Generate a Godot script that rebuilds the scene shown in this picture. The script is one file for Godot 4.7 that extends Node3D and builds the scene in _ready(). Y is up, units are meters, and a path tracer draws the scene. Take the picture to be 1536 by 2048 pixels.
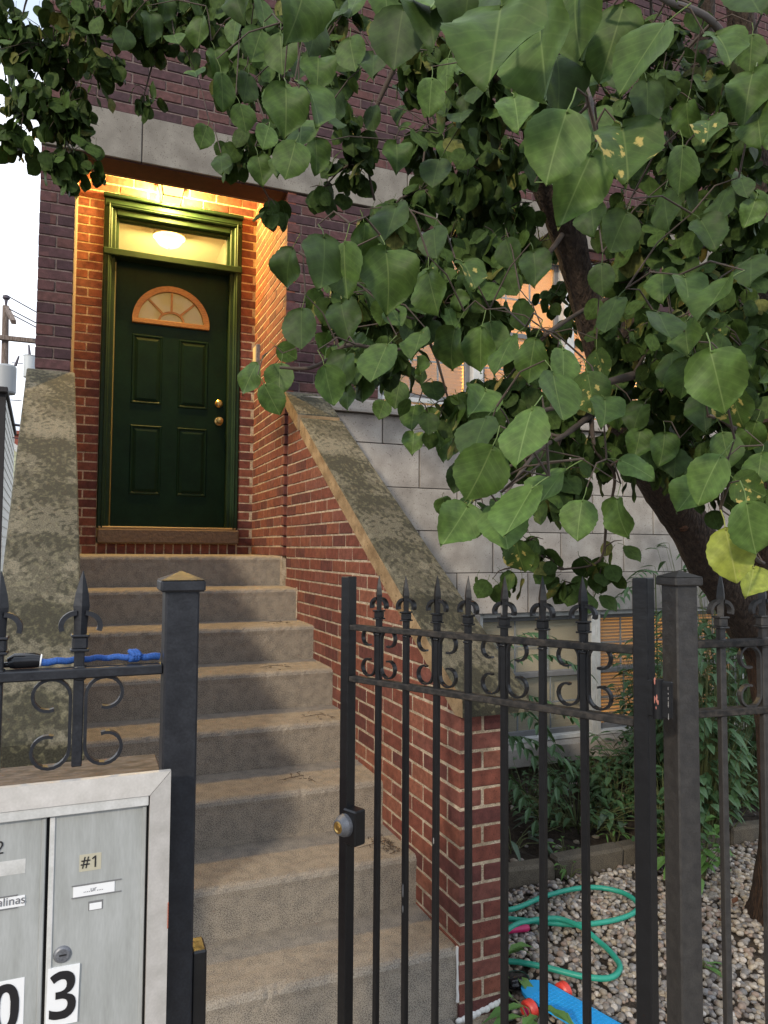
extends Node3D
# A brick townhouse entrance at dusk: green door in a lit alcove, concrete stoop between brick wing walls,
# an iron fence with a half open gate and mailboxes in front, a pear tree over the garden on the right.

const RISE := 0.1964
const TREAD := 0.3451
const NOSE0 := -0.0771
const COURSE := 0.0677
const JOINT := 0.010
const FENCE_Z := 3.560
const EYE := Vector3(-1.2704, 1.6258, 4.7435)
const LOOK := Vector3(0.0502, -0.3844, 0.0067)

# ------------------------------------------------------------------ mesh builder
class MB:
	var v := PackedVector3Array()
	var n := PackedVector3Array()
	var uv := PackedVector2Array()
	func raw(a: Vector3, b: Vector3, c: Vector3, na: Vector3, nb: Vector3, nc: Vector3, ua := Vector2.ZERO, ub := Vector2.ZERO, uc := Vector2.ZERO) -> void:
		if (b - a).cross(c - a).dot(na + nb + nc) < 0.0:
			v.append_array([a, b, c]); n.append_array([na, nb, nc]); uv.append_array([ua, ub, uc])
		else:
			v.append_array([a, c, b]); n.append_array([na, nc, nb]); uv.append_array([ua, uc, ub])
	func tri(a: Vector3, b: Vector3, c: Vector3, out: Vector3) -> void:
		var f := (b - a).cross(c - a).normalized()
		if f.dot(out) < 0.0:
			f = -f
		raw(a, b, c, f, f, f)
	func quad(a: Vector3, b: Vector3, c: Vector3, d: Vector3, out: Vector3) -> void:
		tri(a, b, c, out); tri(a, c, d, out)
	func cbox(t: Transform3D, size: Vector3, bev := 0.003) -> void:
		var h := size * 0.5
		var b := minf(bev, minf(h.x, minf(h.y, h.z)) * 0.6)
		var p := {}
		for sx in [-1, 1]:
			for sy in [-1, 1]:
				for sz in [-1, 1]:
					p[Vector4i(sx, sy, sz, 0)] = t * Vector3(sx * h.x, sy * (h.y - b), sz * (h.z - b))
					p[Vector4i(sx, sy, sz, 1)] = t * Vector3(sx * (h.x - b), sy * h.y, sz * (h.z - b))
					p[Vector4i(sx, sy, sz, 2)] = t * Vector3(sx * (h.x - b), sy * (h.y - b), sz * h.z)
		for s in [-1, 1]:
			quad(p[Vector4i(s, -1, -1, 0)], p[Vector4i(s, 1, -1, 0)], p[Vector4i(s, 1, 1, 0)], p[Vector4i(s, -1, 1, 0)], t.basis * Vector3(s, 0, 0))
			quad(p[Vector4i(-1, s, -1, 1)], p[Vector4i(1, s, -1, 1)], p[Vector4i(1, s, 1, 1)], p[Vector4i(-1, s, 1, 1)], t.basis * Vector3(0, s, 0))
			quad(p[Vector4i(-1, -1, s, 2)], p[Vector4i(1, -1, s, 2)], p[Vector4i(1, 1, s, 2)], p[Vector4i(-1, 1, s, 2)], t.basis * Vector3(0, 0, s))
		for s in [-1, 1]:
			for q in [-1, 1]:
				quad(p[Vector4i(s, q, -1, 0)], p[Vector4i(s, q, -1, 1)], p[Vector4i(s, q, 1, 1)], p[Vector4i(s, q, 1, 0)], t.basis * Vector3(s, q, 0))
				quad(p[Vector4i(s, -1, q, 0)], p[Vector4i(s, -1, q, 2)], p[Vector4i(s, 1, q, 2)], p[Vector4i(s, 1, q, 0)], t.basis * Vector3(s, 0, q))
				quad(p[Vector4i(-1, s, q, 1)], p[Vector4i(-1, s, q, 2)], p[Vector4i(1, s, q, 2)], p[Vector4i(1, s, q, 1)], t.basis * Vector3(0, s, q))
				for w in [-1, 1]:
					tri(p[Vector4i(s, q, w, 0)], p[Vector4i(s, q, w, 1)], p[Vector4i(s, q, w, 2)], t.basis * Vector3(s, q, w))
	func box(lo: Vector3, hi: Vector3, bev := 0.003) -> void:
		cbox(Transform3D(Basis(), (lo + hi) * 0.5), (hi - lo).abs(), bev)
	func tube(pts: Array, rads: Array, seg := 8, caps := true) -> void:
		var rings := []
		var side := Vector3.RIGHT
		for i in pts.size():
			var d: Vector3 = (pts[mini(i + 1, pts.size() - 1)] - pts[maxi(i - 1, 0)]).normalized()
			if i == 0:
				side = d.cross(Vector3.UP if absf(d.y) < 0.9 else Vector3.RIGHT).normalized()
			side = (side - d * side.dot(d)).normalized()
			var up := d.cross(side)
			var ring := []
			for k in seg:
				var a := TAU * k / seg
				ring.append(side * cos(a) + up * sin(a))
			rings.append(ring)
		for i in pts.size() - 1:
			for k in seg:
				var m: int = (k + 1) % seg
				var a: Vector3 = pts[i] + rings[i][k] * rads[i]
				var b: Vector3 = pts[i] + rings[i][m] * rads[i]
				var c: Vector3 = pts[i + 1] + rings[i + 1][m] * rads[i + 1]
				var e: Vector3 = pts[i + 1] + rings[i + 1][k] * rads[i + 1]
				raw(a, b, c, rings[i][k], rings[i][m], rings[i + 1][m])
				raw(a, c, e, rings[i][k], rings[i + 1][m], rings[i + 1][k])
		if caps:
			for z in [0, pts.size() - 1]:
				var o: Vector3 = pts[0] - pts[1] if z == 0 else pts[z] - pts[z - 1]
				for k in seg:
					tri(pts[z], pts[z] + rings[z][k] * rads[z], pts[z] + rings[z][(k + 1) % seg] * rads[z], o)
	func bar(pts: Array, wide: float, thick: float, across: Vector3) -> void:
		# a flat bar bent through pts, wide along ACROSS
		var prev := []
		for i in pts.size():
			var d: Vector3 = (pts[mini(i + 1, pts.size() - 1)] - pts[maxi(i - 1, 0)]).normalized()
			var up := across.cross(d).normalized() * thick * 0.5
			var w := across * wide * 0.5
			var ring := [pts[i] + up + w, pts[i] + up - w, pts[i] - up - w, pts[i] - up + w]
			if i > 0:
				for k in 4:
					var o: Vector3 = (ring[k] + ring[(k + 1) % 4]) * 0.5 - pts[i]
					quad(prev[k], prev[(k + 1) % 4], ring[(k + 1) % 4], ring[k], o)
			if i == 0 or i == pts.size() - 1:
				quad(ring[0], ring[1], ring[2], ring[3], -d if i == 0 else d)
			prev = ring
	func lathe(profile: Array, t: Transform3D, seg := 20) -> void:
		for i in profile.size() - 1:
			var p: Vector2 = profile[i]
			var q: Vector2 = profile[i + 1]
			var dir := (q - p).normalized()
			var nn := Vector2(dir.y, -dir.x)
			for k in seg:
				var a := TAU * k / seg
				var b := TAU * (k + 1) / seg
				var ca := Vector3(cos(a), 0, sin(a))
				var cb := Vector3(cos(b), 0, sin(b))
				var na := (t.basis * (ca * nn.x + Vector3.UP * nn.y)).normalized()
				var nb := (t.basis * (cb * nn.x + Vector3.UP * nn.y)).normalized()
				var p0 := t * (ca * p.x + Vector3.UP * p.y)
				var p1 := t * (cb * p.x + Vector3.UP * p.y)
				var q0 := t * (ca * q.x + Vector3.UP * q.y)
				var q1 := t * (cb * q.x + Vector3.UP * q.y)
				if p.x > 0.00001:
					raw(p0, p1, q1, na, nb, nb)
				if q.x > 0.00001:
					raw(p0, q1, q0, na, nb, na)
	func prism(poly: PackedVector2Array, t: Transform3D, z0: float, z1: float) -> void:
		# polygon in the local xy plane, pulled from z0 to z1
		var mid := Vector2.ZERO
		for q in poly:
			mid += q / poly.size()
		var ids := Geometry2D.triangulate_polygon(poly)
		for i in ids.size() / 3:
			var a := poly[ids[i * 3]]
			var b := poly[ids[i * 3 + 1]]
			var c := poly[ids[i * 3 + 2]]
			for z in [z0, z1]:
				tri(t * Vector3(a.x, a.y, z), t * Vector3(b.x, b.y, z), t * Vector3(c.x, c.y, z), t.basis * Vector3(0, 0, signf(z - (z0 + z1) * 0.5)))
		var cw := Geometry2D.is_polygon_clockwise(poly)
		for i in poly.size():
			var a := poly[i]
			var b := poly[(i + 1) % poly.size()]
			var o := Vector2(b.y - a.y, a.x - b.x) * (-1.0 if cw else 1.0)
			quad(t * Vector3(a.x, a.y, z0), t * Vector3(b.x, b.y, z0), t * Vector3(b.x, b.y, z1), t * Vector3(a.x, a.y, z1), t.basis * Vector3(o.x, o.y, 0))
	func ball(c: Vector3, r: Vector3, seg := 10, rows := 6) -> void:
		for i in rows:
			for k in seg:
				var f := func(ii: int, kk: int) -> Vector3:
					var th := PI * ii / rows
					var ph := TAU * kk / seg
					return Vector3(sin(th) * cos(ph), cos(th), sin(th) * sin(ph))
				var a: Vector3 = f.call(i, k)
				var b: Vector3 = f.call(i, k + 1)
				var d: Vector3 = f.call(i + 1, k)
				var e: Vector3 = f.call(i + 1, k + 1)
				if i > 0:
					raw(c + a * r, c + b * r, c + e * r, (a / r).normalized(), (b / r).normalized(), (e / r).normalized())
				if i < rows - 1:
					raw(c + a * r, c + e * r, c + d * r, (a / r).normalized(), (e / r).normalized(), (d / r).normalized())
	func into(m: ArrayMesh) -> ArrayMesh:
		var arr := []
		arr.resize(Mesh.ARRAY_MAX)
		arr[Mesh.ARRAY_VERTEX] = v
		arr[Mesh.ARRAY_NORMAL] = n
		arr[Mesh.ARRAY_TEX_UV] = uv
		m.add_surface_from_arrays(Mesh.PRIMITIVE_TRIANGLES, arr)
		return m
	func mesh() -> ArrayMesh:
		return into(ArrayMesh.new())

# ------------------------------------------------------------------ scene helpers
var rng := RandomNumberGenerator.new()
var M := {}
var cam_inverse: Transform3D

func part(parent: Node, called: String, mesh: Mesh, m: Material, at := Transform3D()) -> MeshInstance3D:
	var o := MeshInstance3D.new()
	o.name = called
	o.mesh = mesh
	o.material_override = m
	o.transform = at
	parent.add_child(o, true)
	return o

func tag(o: Node, label: String, category: String, group := "", kind := "") -> Node:
	if label: o.set_meta("label", label)
	if category: o.set_meta("category", category)
	if group: o.set_meta("group", group)
	if kind: o.set_meta("kind", kind)
	return o

var used := {}
func numbered(called: String) -> String:
	var k: int = used.get(called, -1) + 1
	used[called] = k
	return called if k == 0 else "%s_%03d" % [called, k]

func thing(called: String, label: String, category: String, at := Vector3.ZERO, turn := 0.0, group := "") -> Node3D:
	var o := Node3D.new()
	o.name = numbered(called)
	o.position = at
	o.rotation.y = turn
	add_child(o)
	tag(o, label, category, group)
	return o

func structure(called: String, mesh: Mesh, m: Material) -> MeshInstance3D:
	var o := part(self, called, mesh, m)
	o.set_meta("kind", "structure")
	return o

func seen_area(p: Vector3, area: float) -> float:
	var c := cam_inverse * p
	if c.z > -0.2:
		return 0.0
	var u := c.x / -c.z
	var w := c.y / -c.z
	if absf(u) > 0.55 or absf(w) > 0.72:
		return area * 0.0001 / (c.z * c.z)
	return area / (c.z * c.z)

# ------------------------------------------------------------------ textures and materials
func noise_bytes(size: int, freq: float, seed_: int, kind := FastNoiseLite.TYPE_SIMPLEX_SMOOTH, octaves := 4) -> PackedByteArray:
	var f := FastNoiseLite.new()
	f.noise_type = kind
	f.seed = seed_
	f.frequency = freq
	f.fractal_octaves = octaves
	if kind == FastNoiseLite.TYPE_CELLULAR:
		f.fractal_type = FastNoiseLite.FRACTAL_NONE
		f.cellular_return_type = FastNoiseLite.RETURN_CELL_VALUE
	return f.get_seamless_image(size, size).get_data()

func grain(seed_: int, size: int, coarse: float, fine: float, lo: Color, hi: Color, fine_amount := 0.25, specks := 0.0, speck_color := Color.WHITE, sharp := 1.0) -> ImageTexture:
	# coarse patches between two colours, fine grain over them and hard little specks
	var a := noise_bytes(size, coarse, seed_)
	var b := noise_bytes(size, fine, seed_ + 7, FastNoiseLite.TYPE_SIMPLEX_SMOOTH, 2)
	var c := noise_bytes(size, fine * 1.6, seed_ + 13, FastNoiseLite.TYPE_CELLULAR, 1)
	var out := PackedByteArray()
	out.resize(size * size * 3)
	for i in size * size:
		var t := clampf((a[i] / 255.0 - 0.5) * sharp + 0.5, 0.0, 1.0)
		var col := lo.lerp(hi, t)
		var g := 1.0 + (b[i] / 255.0 - 0.5) * 2.0 * fine_amount
		if specks > 0.0 and c[i] / 255.0 > 1.0 - specks:
			col = col.lerp(speck_color, 0.6)
		out[i * 3] = int(clampf(col.r * g, 0, 1) * 255.0)
		out[i * 3 + 1] = int(clampf(col.g * g, 0, 1) * 255.0)
		out[i * 3 + 2] = int(clampf(col.b * g, 0, 1) * 255.0)
	return ImageTexture.create_from_image(Image.create_from_data(size, size, false, Image.FORMAT_RGB8, out))

func relief(seed_: int, size: int, freq: float, octaves := 4) -> ImageTexture:
	return ImageTexture.create_from_image(Image.create_from_data(size, size, false, Image.FORMAT_L8, noise_bytes(size, freq, seed_, FastNoiseLite.TYPE_SIMPLEX_SMOOTH, octaves)))

func lin(r: float, g: float, b: float, a := 1.0) -> Color:
	var c := Color(r, g, b).linear_to_srgb()
	c.a = a
	return c

func mat(called: String, color: Color, rough := 0.8, tex: Texture2D = null, scale := Vector3.ONE, bump: Texture2D = null, depth := 0.1, local := false) -> StandardMaterial3D:
	var m := StandardMaterial3D.new()
	m.resource_name = called
	m.albedo_color = color
	m.roughness = rough
	if tex or bump:
		m.uv1_triplanar = true
		m.uv1_world_triplanar = not local
		m.uv1_scale = scale
	if tex:
		m.albedo_texture = tex
	if bump:
		m.heightmap_enabled = true
		m.heightmap_texture = bump
		m.heightmap_scale = depth
	M[called] = m
	return m

func make_materials() -> void:
	var fine := relief(3, 256, 0.05, 4)
	var bumps := relief(5, 256, 0.02, 5)
	var brick_grain := grain(11, 512, 0.012, 0.16, Color(0.72, 0.70, 0.68), Color(1, 1, 1), 0.16, 0.03, Color(0.45, 0.4, 0.38))
	# red brick of the alcove and the wing walls, dark plum brick of the front
	var reds := [[0.225, 0.066, 0.042], [0.198, 0.056, 0.038], [0.250, 0.080, 0.048], [0.140, 0.042, 0.036], [0.220, 0.074, 0.054], [0.285, 0.104, 0.064]]
	for i in reds.size():
		mat("red_brick_%d" % i, lin(reds[i][0], reds[i][1], reds[i][2]), 0.85, brick_grain, Vector3.ONE * (2.2 + 0.3 * i), fine, 0.12)
	var plums := [[0.108, 0.045, 0.050], [0.090, 0.038, 0.045], [0.122, 0.052, 0.055], [0.066, 0.030, 0.038], [0.128, 0.052, 0.048]]
	for i in plums.size():
		mat("plum_brick_%d" % i, lin(plums[i][0], plums[i][1], plums[i][2]), 0.8, brick_grain, Vector3.ONE * (2.2 + 0.3 * i), fine, 0.1)
	var tint := mat("brick_field", Color.WHITE, 0.85, brick_grain, Vector3.ONE * 2.4, fine, 0.1)
	tint.vertex_color_use_as_albedo = true
	var sandy := grain(21, 256, 0.02, 0.2, Color(0.72, 0.7, 0.66), Color(1, 1, 1), 0.25, 0.04, Color(0.4, 0.36, 0.3))
	mat("sandy_mortar", lin(0.58, 0.48, 0.36), 0.95, sandy, Vector3.ONE * 3.0, fine, 0.3)
	mat("grey_mortar", lin(0.235, 0.180, 0.170), 0.95, sandy, Vector3.ONE * 3.0, fine, 0.2)
	var lime := grain(31, 512, 0.008, 0.2, Color(0.80, 0.78, 0.76), Color(1, 0.99, 0.97), 0.07, 0.025, Color(0.62, 0.58, 0.54))
	mat("limestone", lin(0.42, 0.395, 0.365), 0.85, lime, Vector3.ONE * 1.1, fine, 0.06)
	mat("limestone_pale", lin(0.46, 0.43, 0.40), 0.85, lime, Vector3.ONE * 0.9, fine, 0.06)
	mat("band_stone", lin(0.27, 0.255, 0.23), 0.85, lime, Vector3.ONE * 1.2, fine, 0.06)
	mat("limestone_dull", lin(0.37, 0.345, 0.32), 0.85, lime, Vector3.ONE * 1.3, fine, 0.06)
	mat("dark_joint", lin(0.075, 0.062, 0.055), 0.95)
	# coping: pale stone with dark lichen blotches on its weathered top
	M["lichen"] = lichen_material()

	var side_stone := grain(41, 512, 0.011, 0.14, Color(0.66, 0.58, 0.47), Color(1, 0.94, 0.84), 0.1, 0.03, Color(0.4, 0.36, 0.26))
	mat("coping_side", lin(0.40, 0.33, 0.24), 0.9, side_stone, Vector3(1.4, 1.4, 1.4), bumps, 0.25)
	var agg := grain(51, 1024, 0.012, 0.16, Color(0.83, 0.82, 0.81), Color(1.0, 0.97, 0.93), 0.55, 0.10, Color(1.0, 0.98, 0.94), 2.0)
	mat("step_concrete", lin(0.350, 0.314, 0.265), 0.92, agg, Vector3(1.15, 1.15, 1.15), fine, 0.3)
	mat("pale_concrete", lin(0.36, 0.33, 0.28), 0.92, agg, Vector3(1.2, 1.2, 1.2), fine, 0.3)
	mat("footing", lin(0.15, 0.13, 0.10), 0.95, agg, Vector3(1.0, 1.0, 1.0), bumps, 0.5)
	mat("white_sealant", lin(0.72, 0.70, 0.66), 0.7)
	mat("sill_stone", lin(0.21, 0.155, 0.12), 0.9, agg, Vector3(2.5, 2.5, 2.5), fine, 0.3)
	# iron
	var worn := grain(61, 256, 0.02, 0.15, Color(0.72, 0.72, 0.74), Color(1, 1, 1), 0.12)
	mat("black_iron", lin(0.0095, 0.0098, 0.0112), 0.36, worn, Vector3.ONE * 5.0, bumps, 0.06)
	mat("grey_iron", lin(0.026, 0.028, 0.034), 0.40, worn, Vector3.ONE * 5.0, bumps, 0.07)
	mat("dusty_iron", lin(0.050, 0.047, 0.044), 0.5, worn, Vector3.ONE * 6.0, bumps, 0.1)
	mat("dusty_rail", lin(0.045, 0.037, 0.030), 0.75, grain(62, 256, 0.03, 0.2, Color(0.35, 0.36, 0.38), Color(1, 1, 1), 0.3, 0.0, Color.WHITE, 1.8), Vector3.ONE * 6.0, bumps, 0.1)
	mat("bare_primer", lin(0.42, 0.16, 0.12), 0.8)
	mat("scratch", lin(0.22, 0.21, 0.20), 0.6)
	var brass := mat("brass", lin(0.55, 0.36, 0.12), 0.28)
	brass.metallic = 0.9
	var zinc := mat("dull_zinc", lin(0.27, 0.28, 0.30), 0.5, worn, Vector3.ONE * 8.0)
	zinc.metallic = 0.5
	# mailbox
	var smudge := grain(71, 512, 0.010, 0.08, Color(0.88, 0.88, 0.87), Color(1, 1, 1), 0.03, 0.0)
	mat("mailbox_grey", lin(0.43, 0.445, 0.44), 0.45, smudge, Vector3(7.0, 1.1, 7.0))
	mat("mailbox_frame", lin(0.58, 0.55, 0.52), 0.45, smudge, Vector3.ONE * 5.0, bumps, 0.03)
	mat("mailbox_strip", lin(0.66, 0.66, 0.65), 0.4, smudge, Vector3.ONE * 5.0)
	mat("mailbox_top", lin(0.19, 0.145, 0.115), 0.7, grain(72, 256, 0.02, 0.1, Color(0.6, 0.56, 0.5), Color(1, 1, 1), 0.15), Vector3(4, 4, 12))
	mat("sticker_white", lin(0.83, 0.84, 0.85), 0.55)
	mat("tape_tan", lin(0.48, 0.45, 0.34), 0.6)
	mat("print_black", lin(0.012, 0.011, 0.013), 0.5)
	mat("print_grey", lin(0.13, 0.13, 0.14), 0.6)
	mat("rust_paint", lin(0.42, 0.12, 0.07), 0.8)
	# door
	var paint := grain(81, 256, 0.012, 0.06, Color(0.82, 0.82, 0.82), Color(1, 1, 1), 0.06)
	mat("door_green", lin(0.0070, 0.0250, 0.0120), 0.42, paint, Vector3.ONE * 1.5, fine, 0.02)
	M.door_green.metallic_specular = 0.22
	mat("trim_green", lin(0.015, 0.038, 0.018), 0.55, paint, Vector3.ONE * 2.0, fine, 0.03)
	M.trim_green.metallic_specular = 0.3
	mat("fan_wood", lin(0.36, 0.19, 0.055), 0.5, grain(82, 256, 0.03, 0.1, Color(0.75, 0.68, 0.6), Color(1, 1, 1), 0.1), Vector3(3, 12, 3))
	mat("threshold", lin(0.42, 0.28, 0.13), 0.45)
	var glass := mat("glass", Color(0.9, 0.95, 0.95, 0.06), 0.03)
	glass.transparency = BaseMaterial3D.TRANSPARENCY_ALPHA
	glass.metallic_specular = 0.3
	mat("hall_wall", lin(0.60, 0.55, 0.44), 0.9)
	mat("room_wall", lin(0.66, 0.58, 0.42), 0.9)
	mat("hall_floor", lin(0.18, 0.12, 0.07), 0.7)
	mat("white_trim", lin(0.66, 0.66, 0.64), 0.5, smudge, Vector3.ONE * 2.0)
	mat("window_grey", lin(0.20, 0.20, 0.205), 0.5, smudge, Vector3.ONE * 2.0)
	var blind := mat("blind", lin(0.58, 0.48, 0.30), 0.6)
	blind.backlight_enabled = true
	blind.backlight = lin(0.36, 0.31, 0.20)
	var frost := mat("lantern_glass", lin(1.0, 0.86, 0.62), 0.3)
	frost.emission_enabled = true
	frost.emission = Color(1.0, 0.80, 0.45)
	frost.emission_energy_multiplier = 1.7
	var dome := mat("dome_glass", lin(1.0, 0.9, 0.7), 0.3)
	dome.emission_enabled = true
	dome.emission = Color(1.0, 0.86, 0.55)
	dome.emission_energy_multiplier = 1.8
	mat("lintel_steel", lin(0.070, 0.021, 0.016), 0.75, worn, Vector3.ONE * 3.0)
	mat("panel_steel", lin(0.5, 0.42, 0.3), 0.4)
	# garden
	var bark_tex := grain(91, 512, 0.03, 0.12, Color(0.42, 0.38, 0.35), Color(1, 0.96, 0.92), 0.3, 0.05, Color(0.8, 0.72, 0.62), 1.4)
	mat("bark", lin(0.080, 0.058, 0.043), 0.95, bark_tex, Vector3(4.0, 1.6, 4.0), relief(92, 512, 0.03, 5), 1.2)
	mat("bark_red", lin(0.10, 0.058, 0.034), 0.95, bark_tex, Vector3(5.0, 0.8, 5.0), relief(92, 512, 0.03, 5), 1.4)
	mat("cut_wood", lin(0.20, 0.10, 0.06), 0.9, bark_tex, Vector3(9, 9, 9))
	mat("twig", lin(0.075, 0.055, 0.042), 0.9)
	mat("green_twig", lin(0.22, 0.20, 0.09), 0.8)
	var soil_tex := grain(95, 512, 0.02, 0.14, Color(0.45, 0.42, 0.4), Color(1, 0.95, 0.9), 0.4, 0.06, Color(0.95, 0.9, 0.85))
	mat("soil", lin(0.085, 0.070, 0.055), 1.0, soil_tex, Vector3.ONE * 1.3, bumps, 1.2)
	var stone := mat("pebble_stone", Color.WHITE, 0.75, grain(96, 256, 0.02, 0.12, Color(0.74, 0.72, 0.7), Color(1, 1, 1), 0.12), Vector3.ONE * 9.0)
	stone.vertex_color_use_as_albedo = true
	mat("hose_green", lin(0.030, 0.34, 0.24), 0.42)
	mat("magenta_plastic", lin(0.5, 0.02, 0.12), 0.4)
	mat("deck_blue", lin(0.02, 0.36, 0.78), 0.4)
	mat("wheel_red", lin(0.72, 0.06, 0.04), 0.4)
	mat("wheel_pink", lin(0.5, 0.02, 0.14), 0.4)
	mat("gloss_black", lin(0.012, 0.012, 0.014), 0.12)
	mat("rope_blue", lin(0.035, 0.15, 0.56), 0.75, grain(97, 128, 0.06, 0.25, Color(0.6, 0.6, 0.6), Color(1, 1, 1), 0.3), Vector3(40, 40, 40))
	# far things
	mat("pole_wood", lin(0.30, 0.25, 0.225), 0.95, grain(98, 256, 0.03, 0.2, Color(0.6, 0.55, 0.5), Color(1, 1, 1), 0.25), Vector3(3, 0.5, 3))
	mat("transformer_grey", lin(0.36, 0.38, 0.39), 0.5)
	mat("transformer_pale", lin(0.60, 0.64, 0.66), 0.5)
	mat("wire_dark", lin(0.09, 0.08, 0.10), 0.7)
	mat("siding_white", lin(0.62, 0.61, 0.54), 0.6)
	mat("siding_green", lin(0.48, 0.50, 0.34), 0.7)
	mat("far_brick", lin(0.26, 0.075, 0.05), 0.9)
	mat("roof_dark", lin(0.04, 0.038, 0.04), 0.9)
	mat("dirt_ground", lin(0.16, 0.14, 0.11), 1.0, soil_tex, Vector3.ONE * 0.6)
	mat("walk_concrete", lin(0.34, 0.31, 0.27), 0.92, agg, Vector3(0.9, 0.9, 0.9), fine, 0.2)
	mat("street_asphalt", lin(0.06, 0.06, 0.062), 0.95, agg, Vector3(0.6, 0.6, 0.6))
	leaf_materials()

func lichen_material() -> StandardMaterial3D:
	var size := 512
	var a := noise_bytes(size, 0.042, 401, FastNoiseLite.TYPE_SIMPLEX_SMOOTH, 5)
	var b := noise_bytes(size, 0.006, 402, FastNoiseLite.TYPE_SIMPLEX_SMOOTH, 3)
	var c := noise_bytes(size, 0.20, 403, FastNoiseLite.TYPE_SIMPLEX_SMOOTH, 2)
	var out := PackedByteArray()
	out.resize(size * size * 3)
	var pale := lin(0.168, 0.150, 0.106)
	var olive := lin(0.108, 0.099, 0.056)
	var dark := lin(0.033, 0.031, 0.020)
	for i in size * size:
		var g := b[i] / 255.0
		var t := smoothstep(0.43, 0.57, a[i] / 255.0 + (g - 0.5) * 0.75 + (c[i] / 255.0 - 0.5) * 0.25)
		var col := pale.lerp(olive, smoothstep(0.35, 0.75, g)).lerp(dark, t * 0.9)
		var k := 1.0 + (c[i] / 255.0 - 0.5) * 0.7
		out[i * 3] = int(clampf(col.r * k, 0, 1) * 255.0)
		out[i * 3 + 1] = int(clampf(col.g * k, 0, 1) * 255.0)
		out[i * 3 + 2] = int(clampf(col.b * k, 0, 1) * 255.0)
	var tex := ImageTexture.create_from_image(Image.create_from_data(size, size, false, Image.FORMAT_RGB8, out))
	return mat("lichen", Color.WHITE, 0.95, tex, Vector3(1.35, 1.35, 1.35), relief(404, 256, 0.04, 4), 0.25)

func leaf_texture(seed_: int, base: Color, vein: Color, blotch: Color, amount: float) -> ImageTexture:
	var size := 128
	var f := FastNoiseLite.new()
	f.seed = seed_
	f.frequency = 0.03
	var im := Image.create(size, size, false, Image.FORMAT_RGB8)
	for y in size:
		for x in size:
			var u := (x + 0.5) / size - 0.5
			var w := (y + 0.5) / size
			var k := f.get_noise_2d(x, y)
			var col := base * (1.0 + 0.22 * k)
			if amount > 0.0:
				col = col.lerp(blotch, smoothstep(0.28, 0.42, f.get_noise_2d(x * 0.8 + 300.0, y * 0.8) + amount - 0.3))
			var rib := smoothstep(0.016, 0.006, absf(u))
			var lat := absf(fposmod((w - absf(u) * 0.75) * 8.0, 1.0) - 0.5)
			rib = maxf(rib, smoothstep(0.10, 0.02, lat) * 0.28)
			col = col.lerp(vein, rib * 0.75)
			im.set_pixel(x, y, Color(clampf(col.r, 0, 1), clampf(col.g, 0, 1), clampf(col.b, 0, 1)))
	return ImageTexture.create_from_image(im)

func leaf_materials() -> void:
	var looks := [
		["leaf_mid", lin(0.055, 0.098, 0.020), lin(0.14, 0.19, 0.06), lin(0.2, 0.2, 0.05), 0.0],
		["leaf_dark", lin(0.034, 0.062, 0.014), lin(0.07, 0.108, 0.03), lin(0.2, 0.2, 0.05), 0.0],
		["leaf_light", lin(0.080, 0.138, 0.032), lin(0.18, 0.25, 0.085), lin(0.2, 0.2, 0.05), 0.0],
		["leaf_blotched", lin(0.050, 0.088, 0.018), lin(0.13, 0.17, 0.05), lin(0.42, 0.33, 0.10), 0.32],
		["leaf_yellow", lin(0.25, 0.29, 0.05), lin(0.34, 0.36, 0.11), lin(0.3, 0.25, 0.06), 0.1]]
	for i in looks.size():
		var m := mat(looks[i][0], Color.WHITE, 0.55)
		m.metallic_specular = 0.34
		m.albedo_texture = leaf_texture(500 + i, looks[i][1], looks[i][2], looks[i][3], looks[i][4])
		m.backlight_enabled = true
		m.backlight = lin(0.06, 0.10, 0.012) if i < 4 else lin(0.14, 0.15, 0.02)
	var f := mat("leaf_far", Color.WHITE, 0.6)
	f.metallic_specular = 0.24
	f.albedo_texture = leaf_texture(520, Color(0.80, 0.80, 0.80), Color(1, 1, 1), Color.WHITE, 0.0)
	f.vertex_color_use_as_albedo = true
	f.backlight_enabled = true
	f.backlight = lin(0.03, 0.06, 0.01)
	var w := mat("weed_leaf", lin(0.060, 0.125, 0.048), 0.5)
	w.backlight_enabled = true
	w.backlight = lin(0.03, 0.06, 0.012)
	var w2 := mat("weed_bright", lin(0.10, 0.21, 0.050), 0.5)
	w2.backlight_enabled = true
	w2.backlight = lin(0.05, 0.1, 0.02)
	mat("weed_bluish", lin(0.085, 0.135, 0.085), 0.55)
	mat("weed_stem", lin(0.12, 0.14, 0.05), 0.7)
	mat("dead_leaf", lin(0.14, 0.055, 0.025), 0.8)

# ------------------------------------------------------------------ bricks
var brick_long: Array = []
var brick_short: Array = []

func make_brick_meshes() -> void:
	for k in 4:
		for w in [0.194, 0.092]:
			var b := MB.new()
			b.cbox(Transform3D(), Vector3(w, 0.0577, 0.06), 0.0022 + 0.0006 * k)
			var seen := {}
			for i in b.v.size():
				var q := b.v[i]
				if not seen.has(q):
					seen[q] = Vector3(rng.randf_range(-1, 1), rng.randf_range(-1, 1), rng.randf_range(-0.6, 0.6)) * 0.0011
				b.v[i] = q + seen[q]
			(brick_long if w > 0.1 else brick_short).append(b.mesh())

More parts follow.
